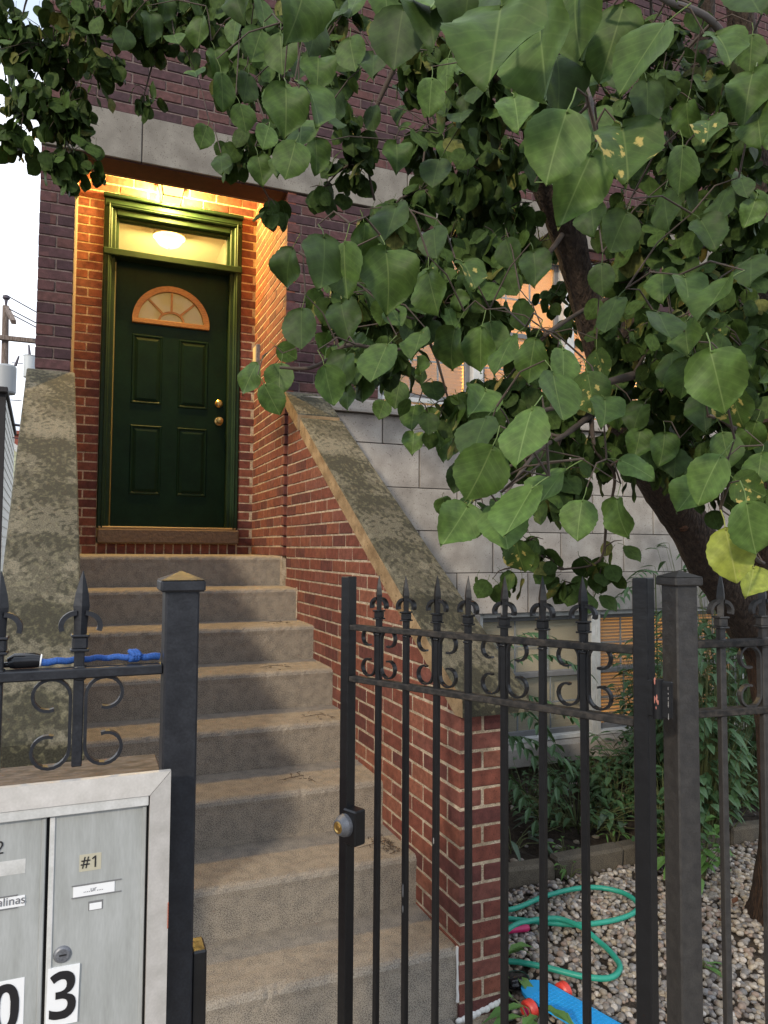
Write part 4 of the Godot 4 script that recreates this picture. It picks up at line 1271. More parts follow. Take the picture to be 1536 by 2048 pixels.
const NEAR_LEAVES := [[-0.89,2.25,3.28,-25,1],[-0.94,2.11,3.67,-20,1],[-0.91,2.10,3.68,5,0],[-0.70,2.37,3.20,4,0],[-0.84,2.10,3.68,3,0],[-0.73,2.29,3.46,0,1],[-0.67,2.16,3.48,2,0],[-0.59,2.32,3.34,0,1],[-0.55,2.23,3.40,5,3],[-0.87,2.12,3.29,0,1],[-0.76,2.17,3.22,5,1],[-0.74,2.02,3.44,0,0],[-0.63,2.08,3.36,10,0],[-0.58,2.08,3.42,-20,0],[-0.53,2.08,3.44,0,2],[-0.85,1.98,3.39,10,2],[-0.78,2.03,3.32,0,1],[-0.80,2.12,2.83,-12,0],[-0.86,2.12,2.81,-40,0],[-0.88,2.02,3.00,15,0],[-0.66,2.34,2.22,70,0],[-0.30,2.19,2.48,0,0],[-0.39,2.09,2.92,0,1],[-0.01,2.37,2.05,0,1],[-0.21,2.20,2.12,-10,0],[-0.42,2.03,2.87,0,0],[-0.10,2.15,2.31,0,0],[-0.52,1.95,3.44,-30,2],[-0.62,2.30,2.99,0,1],[-0.70,1.82,3.88,0,2],[-0.67,1.84,3.70,8,1],[-0.21,1.90,3.20,0,1],[-0.74,1.77,3.84,-10,0],[-0.70,1.71,3.88,15,2],[-0.66,1.70,3.62,-25,2],[-0.70,1.69,3.80,-3,2],[-0.58,1.75,3.79,-3,2],[-0.38,1.72,3.57,5,2],[-0.26,1.81,3.54,55,2],[-0.18,1.74,3.43,0,2],[-0.27,1.65,3.16,0,3],[-0.04,2.10,2.02,10,2],[-0.31,1.99,2.78,0,0],[-0.09,2.01,2.44,0,0],[-0.29,1.87,2.91,-20,1],[-0.28,2.43,3.13,0,1],[-0.39,2.27,3.42,10,1],[-0.28,2.25,3.19,0,1],[-0.45,2.13,3.34,0,0],[-0.53,2.03,3.56,0,0],[-0.56,1.99,3.68,-5,0],[-0.30,2.07,3.40,0,2],[-0.13,2.11,3.30,20,3],[-0.60,1.90,3.79,0,0],[-0.35,1.98,3.55,10,3],[0.13,2.06,3.05,0,0],[-0.30,2.13,3.58,0,1],[-0.16,2.30,3.36,0,1],[-0.22,2.10,3.61,-5,1],[-0.32,2.10,3.78,0,0],[-0.11,2.11,3.57,5,0],[-0.35,2.05,3.90,-5,0],[0.28,2.23,3.27,15,3],[0.05,2.32,3.33,0,0],[0.01,2.24,3.63,0,1],[-0.42,1.92,3.93,5,2],[-0.11,2.03,3.57,-5,0],[-0.18,1.93,3.75,5,3],[0.08,2.12,3.33,0,1],[0.16,2.01,3.35,0,1],[-0.64,2.17,3.85,10,2],[-0.15,2.47,3.31,0,1],[-0.36,2.25,3.68,-35,1],[-0.34,1.92,3.59,-5,0],[0.10,1.95,3.19,0,0],[0.11,2.02,3.19,-10,1],[0.07,1.92,3.31,0,0],[-0.31,1.78,3.84,-20,2],[-0.07,1.78,3.57,-30,2],[-0.07,1.77,3.65,45,3],[-0.32,1.70,3.90,0,2],[-0.30,1.66,3.84,20,4],[-0.00,1.59,3.63,-20,4],[0.04,1.83,3.62,0,0],[0.15,2.01,3.35,0,0],[0.20,1.92,3.37,0,0],[0.28,1.95,3.40,-10,0],[0.10,1.88,3.32,0,1],[-0.96,2.08,4.23,-5,0],[-0.91,2.11,4.21,10,2],[-0.74,2.30,4.04,5,0],[-0.65,2.32,3.96,-10,2],[-0.67,2.30,4.04,-5,0],[-0.69,2.21,4.13,-30,0],[-0.60,2.33,4.07,-15,0],[-0.46,2.44,3.82,0,1],[-0.50,2.36,4.07,0,1],[-0.62,2.39,3.71,0,2],[-0.77,2.13,4.06,-25,2],[-0.65,2.16,3.95,-30,2],[-0.69,2.13,4.06,10,3],[-0.42,2.44,3.66,0,0],[0.06,2.72,3.41,0,0],[-0.15,2.51,3.78,0,0],[0.20,2.88,3.48,0,0],[-0.08,2.53,3.61,5,3],[-0.14,2.44,3.78,10,0],[-0.35,2.31,3.81,0,0],[-0.89,2.36,3.86,0,1],[-0.87,2.35,3.90,4,1],[-0.85,2.36,3.92,-20,2],[-0.79,2.68,3.53,0,0],[-1.01,2.41,3.79,0,0],[-0.90,2.61,3.48,-10,1],[-0.95,2.39,3.60,0,0],[-0.95,2.48,3.45,0,0],[-0.69,2.86,2.92,20,1],[-0.93,2.38,3.45,0,0],[-0.78,2.62,3.07,10,0],[-0.77,2.95,2.89,0,1],[-0.52,2.77,3.18,0,2],[-0.34,3.04,2.91,0,2],[-0.32,2.94,2.91,0,1],[-0.21,3.39,2.33,0,0],[-0.20,3.43,2.19,10,1],[-0.22,3.27,2.32,0,1],[-0.44,2.84,2.77,-10,0],[-0.42,2.67,3.02,0,1],[-0.23,2.95,2.67,0,0],[-0.91,3.15,2.69,0,0],[-0.93,2.81,3.13,-5,0],[-0.96,3.31,2.16,10,2],[-1.02,2.68,3.14,5,0],[-0.90,2.90,2.83,0,1],[-0.92,2.60,3.27,-5,0],[-0.93,3.05,2.28,-5,0],[-0.87,2.68,2.83,0,0],[-0.79,2.69,2.87,5,0],[-0.90,2.90,2.39,0,1],[-0.74,3.21,1.79,-5,0],[-0.87,2.23,4.12,-8,1],[-0.89,2.27,4.05,6,1],[-0.72,2.27,3.97,4,1],[-0.39,2.44,3.77,0,1],[-0.28,2.52,3.82,10,0],[-0.13,2.33,3.70,-8,1],[-0.18,2.27,3.68,12,1],[-0.10,2.42,3.50,0,1],[-1.13,3.29,2.42,0,1],[-1.04,3.36,2.25,5,0],[-1.19,3.42,2.13,-8,1],[-0.94,3.18,2.49,0,0],[-0.90,3.00,2.98,5,0],[-0.90,2.77,3.19,-6,0],[-0.78,2.82,3.25,4,1],[-0.74,2.86,3.26,-5,0],[-0.67,2.95,3.00,8,0],[-0.82,2.72,3.22,0,0],[-0.90,2.88,2.72,5,0],[-0.86,2.72,2.91,-5,2],[-0.85,2.58,3.20,3,0],[-0.72,2.75,2.97,0,1],[-0.95,3.07,2.90,0,1],[-0.98,3.28,2.48,-5,0],[-1.07,3.49,2.24,0,1],[-0.61,2.91,3.02,0,1],[-0.45,3.06,2.58,5,1],[-0.39,2.88,2.79,0,0]]
const LEAF_CLUMPS := [[-1.60,3.88,1.28,0.17,87],[-1.46,3.81,1.33,0.20,121],[-1.55,3.62,1.28,0.15,75],[-1.41,3.53,1.33,0.15,127],[-1.59,3.42,1.26,0.11,40],[-1.40,3.33,1.33,0.12,104],[-1.33,3.87,1.49,0.17,87],[-1.18,3.78,1.66,0.16,69],[-1.01,3.80,1.73,0.16,69],[-0.87,3.71,1.89,0.16,75],[-0.74,3.66,2.04,0.15,69],[-1.27,3.68,1.51,0.12,34],[-1.04,3.75,1.60,0.09,23],[-1.09,3.56,1.57,0.06,11],[-0.79,3.38,2.12,0.12,40],[-0.66,3.53,2.18,0.12,39],[-0.71,3.11,2.24,0.10,29],[-0.80,3.09,2.10,0.08,23],[-0.66,2.96,2.04,0.06,9],[-0.52,3.50,2.34,0.10,26],[-0.44,3.16,2.35,0.08,19],[-0.41,3.04,2.25,0.08,22],[-0.38,3.11,2.27,0.07,17],[-0.49,2.96,2.21,0.05,11],[-0.32,3.24,2.62,0.11,30],[-0.21,3.26,2.67,0.13,44],[-0.22,3.06,2.54,0.11,35],[-0.08,3.06,2.60,0.11,39],[-0.01,2.94,2.62,0.11,44],[-0.29,2.80,2.61,0.09,33],[-0.15,2.77,2.67,0.11,52],[-0.08,2.69,2.80,0.11,43],[-0.44,2.66,2.65,0.09,38],[-0.39,2.52,2.77,0.08,43],[-0.19,2.65,2.64,0.09,24],[-0.62,2.32,2.88,0.08,28],[-0.51,2.28,2.82,0.08,33],[-0.69,2.30,2.86,0.06,13],[-0.10,2.57,2.68,0.08,19],[-0.12,2.38,2.77,0.05,19],[-0.19,2.35,2.74,0.05,14],[-0.12,2.13,2.86,0.09,38],[0.03,2.27,2.82,0.08,18],[-0.19,2.13,2.83,0.05,14],[-0.06,2.08,2.88,0.10,43],[-0.23,1.95,3.02,0.09,33],[0.02,1.99,2.91,0.10,54],[0.18,2.12,2.77,0.11,42],[-0.38,1.75,3.17,0.06,10],[-0.10,1.83,3.07,0.08,36],[0.30,1.97,2.70,0.11,42],[0.05,1.56,2.58,0.08,11],[0.16,1.61,2.62,0.09,13],[0.24,1.52,2.65,0.09,15],[0.35,1.54,2.70,0.08,13],[0.37,1.64,2.71,0.06,5],[0.02,1.66,2.78,0.05,7],[0.01,3.13,2.97,0.15,60],[0.44,3.22,2.71,0.16,54],[0.66,3.26,2.37,0.14,42],[0.74,3.16,2.62,0.15,42],[0.73,2.96,2.60,0.13,42],[0.34,2.74,2.86,0.11,42],[0.70,2.87,2.80,0.16,66],[0.84,3.01,2.87,0.16,72],[0.68,3.13,3.02,0.17,78],[0.61,3.28,2.89,0.15,66],[0.40,3.33,2.92,0.15,66],[0.69,2.64,3.00,0.13,66],[0.80,2.89,2.19,0.12,30],[0.32,2.47,2.95,0.11,42],[0.57,2.54,2.94,0.13,66],[0.64,2.38,3.07,0.12,66],[0.62,2.32,2.95,0.13,72],[0.56,2.44,2.72,0.10,24],[0.49,2.15,2.89,0.11,54],[0.40,2.24,2.75,0.10,36],[0.57,2.13,3.03,0.14,78],[0.67,2.19,3.08,0.11,54],[0.54,2.09,2.69,0.12,48],[0.69,2.02,2.75,0.12,54],[0.59,1.97,3.03,0.12,66],[0.60,1.81,3.13,0.10,42],[0.85,1.92,2.70,0.10,36],[0.78,2.60,2.28,0.09,18],[0.64,2.80,2.12,0.15,30],[0.76,2.72,2.17,0.15,30],[0.62,2.59,2.10,0.13,27],[-0.37,2.31,3.09,0.07,28],[-0.43,2.26,3.07,0.06,24],[0.21,2.26,3.00,0.10,30],[-0.55,2.29,3.13,0.07,28],[-0.59,2.13,3.10,0.07,28],[-0.72,2.10,3.16,0.06,21],[-0.42,2.40,2.97,0.07,28],[-0.15,2.83,2.88,0.10,28],[0.51,3.20,2.31,0.14,30],[0.27,2.56,3.04,0.10,30],[0.82,2.47,2.29,0.12,30],[-0.20,2.51,2.96,0.08,33],[0.42,2.89,2.25,0.11,27],[-0.23,2.78,2.85,0.10,26],[-0.50,2.55,2.94,0.08,24],[-0.26,2.86,3.17,0.12,57],[-0.36,2.83,3.13,0.10,48],[0.54,3.43,2.33,0.21,42],[0.15,2.88,3.23,0.14,42],[0.30,2.79,3.28,0.14,42],[0.29,2.54,3.37,0.12,36],[0.30,2.77,3.17,0.13,36],[0.19,2.25,3.21,0.11,36],[0.30,2.15,3.35,0.12,36],[0.29,1.93,3.02,0.10,24],[-0.41,2.01,3.06,0.06,21],[-0.75,3.14,2.55,0.11,35],[-0.63,3.10,2.60,0.09,30],[-1.48,4.19,1.56,0.37,65],[-0.92,4.15,1.89,0.38,65],[-0.46,3.93,2.39,0.34,65],[-0.17,3.58,2.92,0.30,65],[0.32,3.67,3.01,0.32,180],[0.93,3.68,3.05,0.34,78],[1.12,3.05,2.98,0.28,78],[1.04,2.40,3.02,0.27,78],[1.01,1.89,2.98,0.21,52],[0.35,4.46,2.74,0.50,240],[-0.42,4.77,2.23,0.54,91],[-1.30,4.89,1.67,0.57,78]]
const LIMBS := [[[1.82,-0.09,2.18,0.177],[1.81,0.04,2.19,0.139],[1.78,0.35,2.22,0.112],[1.74,0.75,2.24,0.107],[1.68,1.08,2.26,0.110],[1.60,1.26,2.25,0.112]],
[[1.59,1.24,2.25,0.110],[1.49,1.37,2.25,0.100],[1.31,1.57,2.24,0.092],[1.18,1.74,2.26,0.088],[1.03,1.88,2.28,0.082],[0.86,2.04,2.30,0.074],[0.71,2.26,2.34,0.063],[0.58,2.50,2.39,0.062],[0.47,2.67,2.44,0.062],[0.37,2.83,2.49,0.060],[0.26,2.94,2.54,0.051],[0.18,3.06,2.60,0.041],[0.09,3.18,2.68,0.034],[0.00,3.29,2.76,0.028],[-0.11,3.44,2.83,0.022],[-0.22,3.69,2.79,0.017]],
[[1.61,1.26,2.26,0.103],[1.65,1.59,2.29,0.092],[1.64,1.91,2.31,0.085],[1.59,2.31,2.33,0.080],[1.52,2.76,2.37,0.074],[1.46,3.23,2.41,0.071],[1.36,3.64,2.46,0.063],[1.23,3.96,2.53,0.053],[1.09,4.25,2.60,0.041]],
[[0.69,2.32,2.35,0.041],[0.76,2.56,2.40,0.039],[0.81,2.85,2.43,0.041],[0.88,3.17,2.48,0.041],[0.94,3.44,2.52,0.041],[0.97,3.68,2.58,0.036],[0.96,3.96,2.64,0.028]],
[[1.47,3.03,2.41,0.033],[1.11,2.86,2.75,0.017],[0.85,2.75,2.85,0.015],[0.64,2.67,2.87,0.015],[0.51,2.60,2.87,0.013],[0.31,2.46,2.84,0.011],[0.18,2.39,2.83,0.008],[-0.21,2.17,3.20,0.005]],
[[0.63,2.28,2.74,0.016],[0.27,2.16,3.02,0.014],[-0.00,2.07,3.17,0.009],[-0.17,1.99,3.27,0.006],[-0.33,1.94,3.31,0.004]],
[[0.09,3.16,2.68,0.022],[-0.07,3.40,2.62,0.019],[-0.26,3.64,2.45,0.018],[-0.53,3.79,2.25,0.017],[-0.87,3.89,1.95,0.016],[-1.22,3.99,1.65,0.012],[-1.56,4.02,1.35,0.010]],
[[-0.44,3.73,2.33,0.013],[-0.45,3.55,2.32,0.010],[-0.51,3.34,2.28,0.006]],
[[-0.26,3.50,2.50,0.010],[-0.30,3.34,2.42,0.009],[-0.36,3.16,2.33,0.007],[-0.35,3.03,2.29,0.005],[-0.32,2.91,2.28,0.004]],
[[0.37,2.83,2.49,0.011],[0.14,2.61,2.67,0.009],[-0.09,2.47,2.78,0.008],[-0.37,2.31,2.98,0.005],[-0.54,2.19,3.13,0.004],[-0.68,2.17,3.28,0.003],[-0.82,2.14,3.44,0.002],[-0.91,2.19,3.41,0.002]],
[[-0.37,2.31,2.98,0.005],[-0.57,2.11,3.16,0.004],[-0.75,2.07,3.25,0.004],[-0.79,2.04,3.23,0.004],[-0.83,2.02,3.21,0.004],[-0.89,2.02,3.19,0.003]],
[[0.71,2.26,2.34,0.023],[0.25,2.07,2.79,0.011],[-0.07,1.94,3.09,0.007],[-0.30,1.86,3.31,0.005],[-0.49,1.76,3.50,0.003],[-0.54,1.71,3.53,0.003]],
[[0.25,2.07,2.79,0.008],[0.14,1.93,2.95,0.006],[0.26,1.86,2.89,0.005],[0.31,1.73,2.79,0.005],[0.35,1.59,2.70,0.004],[0.24,1.56,2.65,0.003]],
[[0.09,3.18,2.68,0.017],[-0.26,2.89,3.06,0.011],[-0.56,2.62,3.58,0.007],[-0.80,2.32,4.00,0.004],[-0.91,2.12,4.21,0.002],[-0.94,2.09,4.23,0.001]],
[[0.11,3.16,2.66,0.012],[-0.14,2.96,3.11,0.008],[-0.38,2.64,3.54,0.005],[-0.59,2.31,3.87,0.003],[-0.68,2.19,3.99,0.003],[-0.70,2.13,4.03,0.002],[-0.68,2.12,4.04,0.002]],
[[1.36,3.64,2.46,0.017],[0.30,3.05,3.29,0.010],[-0.41,2.53,3.84,0.005],[-0.62,2.35,4.02,0.003],[-0.70,2.30,4.04,0.002]],
[[-0.68,2.35,4.00,0.003],[-0.82,2.25,4.10,0.002],[-0.84,2.33,3.98,0.002],[-0.85,2.39,3.87,0.002],[-0.83,2.55,3.67,0.002],[-0.93,2.54,3.63,0.002],[-0.95,2.62,3.41,0.002]],
[[1.60,2.09,2.31,0.023],[0.90,2.02,2.83,0.012],[0.34,1.98,3.25,0.007],[0.06,1.94,3.46,0.004]],
[[1.57,1.83,2.34,0.016],[0.59,1.63,3.12,0.006],[0.10,1.60,3.57,0.003],[-0.19,1.63,3.78,0.002]]]

# ------------------------------------------------------------------ tree
func leaf_mesh(seed_: int, petiole: float) -> ArrayMesh:
	# a rounded pear leaf of unit length: stalk end of the blade at the origin, tip at (0, -1, 0), upper side towards +z
	var r := RandomNumberGenerator.new()
	r.seed = seed_
	var key_t := [0.0, 0.03, 0.10, 0.22, 0.38, 0.54, 0.68, 0.80, 0.90, 1.0]
	var key_w := [0.0, 0.17, 0.32, 0.425, 0.47, 0.455, 0.39, 0.285, 0.145, 0.0]
	var broad := r.randf_range(0.86, 1.08)
	var fold := r.randf_range(-0.10, 0.60)
	var droop := r.randf_range(-0.10, 0.75)
	var wave := r.randf_range(0.03, 0.13)
	var skew := r.randf_range(-0.10, 0.10)
	var phase := r.randf() * TAU
	var b := MB.new()
	var P := []
	var U := []
	var rows := 19
	for i in rows:
		var t := i / float(rows - 1)
		t = t * 0.75 + 0.25 * smoothstep(0.0, 1.0, t)
		var q := 0
		while q < 8 and t > key_t[q + 1]:
			q += 1
		var wide: float = lerpf(key_w[q], key_w[q + 1], clampf((t - key_t[q]) / (key_t[q + 1] - key_t[q]), 0.0, 1.0)) * broad
		var row := []
		var urow := []
		for j in 5:
			var s := (j - 2) / 2.0
			var w := wide * ((1.0 + (0.03 if i % 2 == 0 else -0.012) + r.randf_range(-0.015, 0.015)) if absf(s) == 1.0 else 1.0)
			var x := s * w + skew * t * t
			var y := -t + (0.06 * absf(s) * smoothstep(0.25, 0.0, t))
			var z: float = absf(s * w) * fold - droop * t * t * 0.6 - s * s * w * 0.14 + wave * sin(t * 8.0 + s * 2.0 + phase) * absf(s)
			row.append(Vector3(x, y, z))
			urow.append(Vector2(0.5 + s * w, t))
		P.append(row)
		U.append(urow)
	var N := []
	for i in P.size():
		var nrow := []
		for j in 5:
			var du: Vector3 = P[mini(i + 1, P.size() - 1)][j] - P[maxi(i - 1, 0)][j]
			var dv: Vector3 = P[i][mini(j + 1, 4)] - P[i][maxi(j - 1, 0)]
			var q := du.cross(dv)
			if q.length() < 0.00001:
				q = Vector3.BACK
			q = q.normalized()
			nrow.append(q if q.z > 0.0 else -q)
		N.append(nrow)
	for i in P.size() - 1:
		for j in 4:
			b.raw(P[i][j], P[i + 1][j], P[i + 1][j + 1], N[i][j], N[i + 1][j], N[i + 1][j + 1], U[i][j], U[i + 1][j], U[i + 1][j + 1])
			b.raw(P[i][j], P[i + 1][j + 1], P[i][j + 1], N[i][j], N[i + 1][j + 1], N[i][j + 1], U[i][j], U[i + 1][j + 1], U[i][j + 1])
	if petiole > 0.0:
		var st := MB.new()
		st.tube([Vector3(0, 0.01, 0), Vector3(0.02, petiole * 0.5, -0.06), Vector3(0.0, petiole, -0.16)], [0.012, 0.011, 0.014], 4, false)
		for i in st.v.size() / 3:
			b.raw(st.v[i * 3], st.v[i * 3 + 1], st.v[i * 3 + 2], st.n[i * 3], st.n[i * 3 + 1], st.n[i * 3 + 2], Vector2(0.5, 0.1), Vector2(0.5, 0.3), Vector2(0.5, 0.2))
	return b.mesh()

func limb_path(pts: Array) -> Array:
	# smooth curve through [x, y, z, radius]
	var c := Curve3D.new()
	var n := pts.size()
	for i in n:
		var p := Vector3(pts[i][0], pts[i][1], pts[i][2])
		var a := Vector3(pts[maxi(i - 1, 0)][0], pts[maxi(i - 1, 0)][1], pts[maxi(i - 1, 0)][2])
		var b := Vector3(pts[mini(i + 1, n - 1)][0], pts[mini(i + 1, n - 1)][1], pts[mini(i + 1, n - 1)][2])
		c.add_point(p, (a - b) / 6.0, (b - a) / 6.0)
	var out := []
	for i in n - 1:
		var steps := 6
		for k in steps:
			var t := k / float(steps)
			out.append([c.sample(i, t), lerpf(pts[i][3], pts[i + 1][3], t)])
	out.append([Vector3(pts[n - 1][0], pts[n - 1][1], pts[n - 1][2]), pts[n - 1][3]])
	return out

func rough_limb(path: Array, seg: int, rough: float) -> ArrayMesh:
	var f := FastNoiseLite.new()
	f.seed = 33
	f.frequency = 4.0
	var b := MB.new()
	var pts := []
	var rad := []
	for q in path:
		pts.append(q[0])
		rad.append(q[1])
	b.tube(pts, rad, seg)
	for i in b.v.size():
		var p := b.v[i]
		b.v[i] = p + b.n[i] * rough * (f.get_noise_3d(p.x * 2.0, p.y * 0.5, p.z * 2.0) + 0.5 * f.get_noise_3d(p.x * 6.0, p.y * 1.2, p.z * 6.0))
	return b.mesh()

func build_tree() -> void:
	var base := Vector3(LIMBS[0][0][0], LIMBS[0][0][1], LIMBS[0][0][2])
	var t := thing("pear_tree", "leaning pear tree with dark forked trunk and broad rounded leaves", "tree", base)
	var shift := Transform3D(Basis(), -base)
	var nodes := []
	for i in LIMBS.size():
		var path := limb_path(LIMBS[i])
		var called: String = "trunk" if i == 0 else ("limb" if i < 4 else "branch")
		part(t, called, rough_limb(path, 16 if i < 4 else 8, 0.014 if i < 4 else 0.002), M.bark_red if i == 0 else (M.bark if i < 4 else M.twig), shift)
		for q in path:
			if q[1] < 0.06:
				nodes.append(q[0])
	# sawn off stub on the leaning limb
	var stub := MB.new()
	var sp := Vector3(LIMBS[1][3][0], LIMBS[1][3][1], LIMBS[1][3][2])
	var towards := (EYE - sp).normalized() * 0.8 + Vector3(-0.5, 0.05, 0)
	towards = towards.normalized()
	stub.tube([sp, sp + towards * 0.085, sp + towards * 0.098], [0.038, 0.034, 0.022], 12)
	part(t, "branch_scar", stub.mesh(), M.cut_wood, shift)
	var leafs := []
	for k in 9:
		leafs.append(leaf_mesh(40 + k, 0.42))
	# the big leaves in front
	var face := EYE - base
	var twigs := MB.new()
	var singles := 0
	var near := func(p: Vector3) -> Vector3:
		var best: Vector3 = nodes[0]
		for q in nodes:
			if q.distance_squared_to(p) < best.distance_squared_to(p):
				best = q
		return best
	var kinds := ["leaf_mid", "leaf_dark", "leaf_light", "leaf_blotched", "leaf_yellow"]
	var stalk_ends := []
	for e in NEAR_LEAVES:
		var p := Vector3(e[0], e[1], e[2])
		var to_eye := (EYE - p)
		to_eye.y = 0.0
		var yaw := atan2(to_eye.x, to_eye.z) + rng.randf_range(-0.8, 0.8)
		var basis := Basis(Vector3.UP, yaw) * Basis(Vector3.RIGHT, rng.randf_range(-0.75, 0.2)) * Basis(Vector3.BACK, deg_to_rad(e[3] + rng.randf_range(-14, 14)))
		var size := 0.084 * rng.randf_range(0.88, 1.12)
		part(t, "leaf", leafs[rng.randi() % 9], M[kinds[e[4]]], shift * Transform3D(basis.scaled(Vector3.ONE * size), p))
		stalk_ends.append(p + basis * Vector3(0, 0.42, -0.16) * size)
		singles += 1
	# short twigs: each stalk runs to the nearest other stalk or branch that lies nearer to the tree
	for i in stalk_ends.size():
		var p: Vector3 = stalk_ends[i]
		var best: Vector3 = near.call(p)
		for j in stalk_ends.size():
			var q: Vector3 = stalk_ends[j]
			if j != i and q.distance_to(base) < p.distance_to(base) - 0.01 and q.distance_to(p) < best.distance_to(p):
				best = q
		if best.distance_to(p) < 0.45:
			var mid := (p + best) * 0.5 + Vector3(0, 0.02, 0)
			twigs.tube([p, mid, best], [0.0012, 0.0017, 0.0022], 5, false)
	# leaf clumps on hanging shoots
	var far := []
	for e in LEAF_CLUMPS:
		var c := Vector3(e[0], e[1], e[2])
		var r: float = e[3]
		var a: Vector3 = near.call(c)
		if a.distance_to(c) > 0.08:
			var mid := (a + c) * 0.5 + Vector3(0, 0.10 * a.distance_to(c), 0)
			twigs.tube([a, mid, c], [0.005, 0.004, 0.0028], 5, false)
		nodes.append(c)
		var shoots := maxi(2, int(e[4]) / 6)
		var left: int = e[4]
		for s in shoots:
			var d := Vector3(rng.randfn(), rng.randfn() * 0.9 - 0.3, rng.randfn()).normalized()
			var tip := c + d * r * rng.randf_range(0.6, 1.15)
			var bend := (c + tip) * 0.5 + Vector3(0, 0.12 * r, 0)
			twigs.tube([c, bend, tip], [0.0026, 0.0019, 0.0011], 4, false)
			var count := left / (shoots - s)
			left -= count
			for k in count:
				var u := (k + 0.8) / (count + 0.3)
				var p := c.lerp(bend, minf(u * 2.0, 1.0)) if u < 0.5 else bend.lerp(tip, u * 2.0 - 1.0)
				p += Vector3(rng.randfn(), rng.randfn() * 0.7, rng.randfn()) * 0.028
				var basis := Basis(Vector3.UP, rng.randf() * TAU) * Basis(Vector3.RIGHT, rng.randf_range(-0.85, 0.25)) * Basis(Vector3.BACK, rng.randf_range(-0.7, 0.7))
				var size := rng.randf_range(0.048, 0.078)
				p -= basis * Vector3(0, 0.42, -0.16) * size
				var z := (cam_inverse * p)
				far.append([seen_area(p, 0.004), p, basis.scaled(Vector3.ONE * size)])
	far.sort_custom(func(x, y): return x[0] > y[0])
	var most := 300 - singles
	for i in mini(most, far.size()):
		var roll := rng.randf()
		var k := 1 if roll < 0.42 else (0 if roll < 0.82 else (2 if roll < 0.93 else 3))
		part(t, "leaf", leafs[rng.randi() % 9], M[kinds[k]], shift * Transform3D(far[i][2], far[i][1]))
	var mm := MultiMesh.new()
	mm.transform_format = MultiMesh.TRANSFORM_3D
	mm.use_colors = true
	mm.mesh = leafs[1]
	mm.instance_count = maxi(0, far.size() - most)
	for i in mm.instance_count:
		var e: Array = far[i + most]
		mm.set_instance_transform(i, shift * Transform3D(e[2], e[1]))
		var g := rng.randf_range(0.75, 1.35)
		var yl := rng.randf()
		mm.set_instance_color(i, Color(0.066 * g, 0.112 * g, 0.026 * g) if yl < 0.94 else Color(0.18, 0.19, 0.05))
	var o := MultiMeshInstance3D.new()
	o.name = "foliage"
	o.multimesh = mm
	o.material_override = M.leaf_far
	o.set_meta("kind", "stuff")
	t.add_child(o, true)
	var tw := part(t, "twigs", twigs.mesh(), M.twig, shift)
	tw.set_meta("kind", "stuff")

# ------------------------------------------------------------------ garden
func blade(b: MB, root: Vector3, dir: Vector3, up: Vector3, length: float, wide: float, droop: float, lobes := 0.0) -> void:
	# a simple leaf blade of five spans, bent downwards, with a fold
	var side := dir.cross(up).normalized()
	var ws := [0.10, 0.62, 1.0, 0.85, 0.5, 0.0]
	var prev := []
	for i in 6:
		var t := i / 5.0
		var w: float = ws[i] * wide * 0.5 * (1.0 + (lobes * (0.5 if i % 2 == 1 else -0.5)))
		var c := root + dir * length * t + Vector3(0, -droop * length * t * t, 0)
		var row := [c - side * w + up * w * 0.35, c, c + side * w + up * w * 0.35]
		if i > 0:
			for k in 2:
				b.quad(prev[k], prev[k + 1], row[k + 1], row[k], up)
		prev = row

func frond_plant(called: String, label: String, at: Vector3, fronds: Array, leaflet: float, m: Material) -> void:
	# compound leaves: each frond is [direction, length, pairs]
	var t := thing(called, label, "plant", at)
	var stem := MB.new()
	stem.tube([Vector3.ZERO, Vector3(0.01, 0.2, 0.01), Vector3(0.0, fronds[0][3], 0.0)], [0.009, 0.007, 0.004], 6)
	part(t, "stem", stem.mesh(), M.weed_stem)
	for f in fronds:
		var b := MB.new()
		var d: Vector3 = f[0].normalized()
		var pts := []
		for k in 9:
			var u := k / 8.0
			pts.append(Vector3(0, f[3] if f.size() < 5 else f[4], 0) + d * f[1] * u + Vector3(0, 0.10 * f[1] * sin(u * PI) - 0.30 * f[1] * u * u, 0))
		b.tube(pts, [0.003, 0.003, 0.0026, 0.0024, 0.002, 0.002, 0.0016, 0.0014, 0.001], 4, false)
		for k in f[2]:
			var u: float = 0.18 + 0.8 * k / float(f[2])
			var i := int(u * 8.0)
			var p: Vector3 = pts[i].lerp(pts[mini(i + 1, 8)], u * 8.0 - i)
			var fw: Vector3 = (pts[mini(i + 1, 8)] - pts[i]).normalized() if i < 8 else d
			var sd := fw.cross(Vector3.UP).normalized()
			for s: float in [-1.0, 1.0]:
				var dd := (sd * s + fw * 0.45 + Vector3(0, rng.randf_range(-0.3, 0.05), 0)).normalized()
				blade(b, p, dd, (Vector3.UP + sd * s * 0.2 + Vector3(rng.randf_range(-0.2, 0.2), 0, rng.randf_range(-0.2, 0.2))).normalized(), leaflet * rng.randf_range(0.8, 1.15) * (1.0 - 0.35 * absf(u - 0.5)), leaflet * 0.36, 0.35)
		blade(b, pts[8], (pts[8] - pts[7]).normalized(), Vector3.UP, leaflet, leaflet * 0.36, 0.4)
		part(t, "frond", b.mesh(), m)

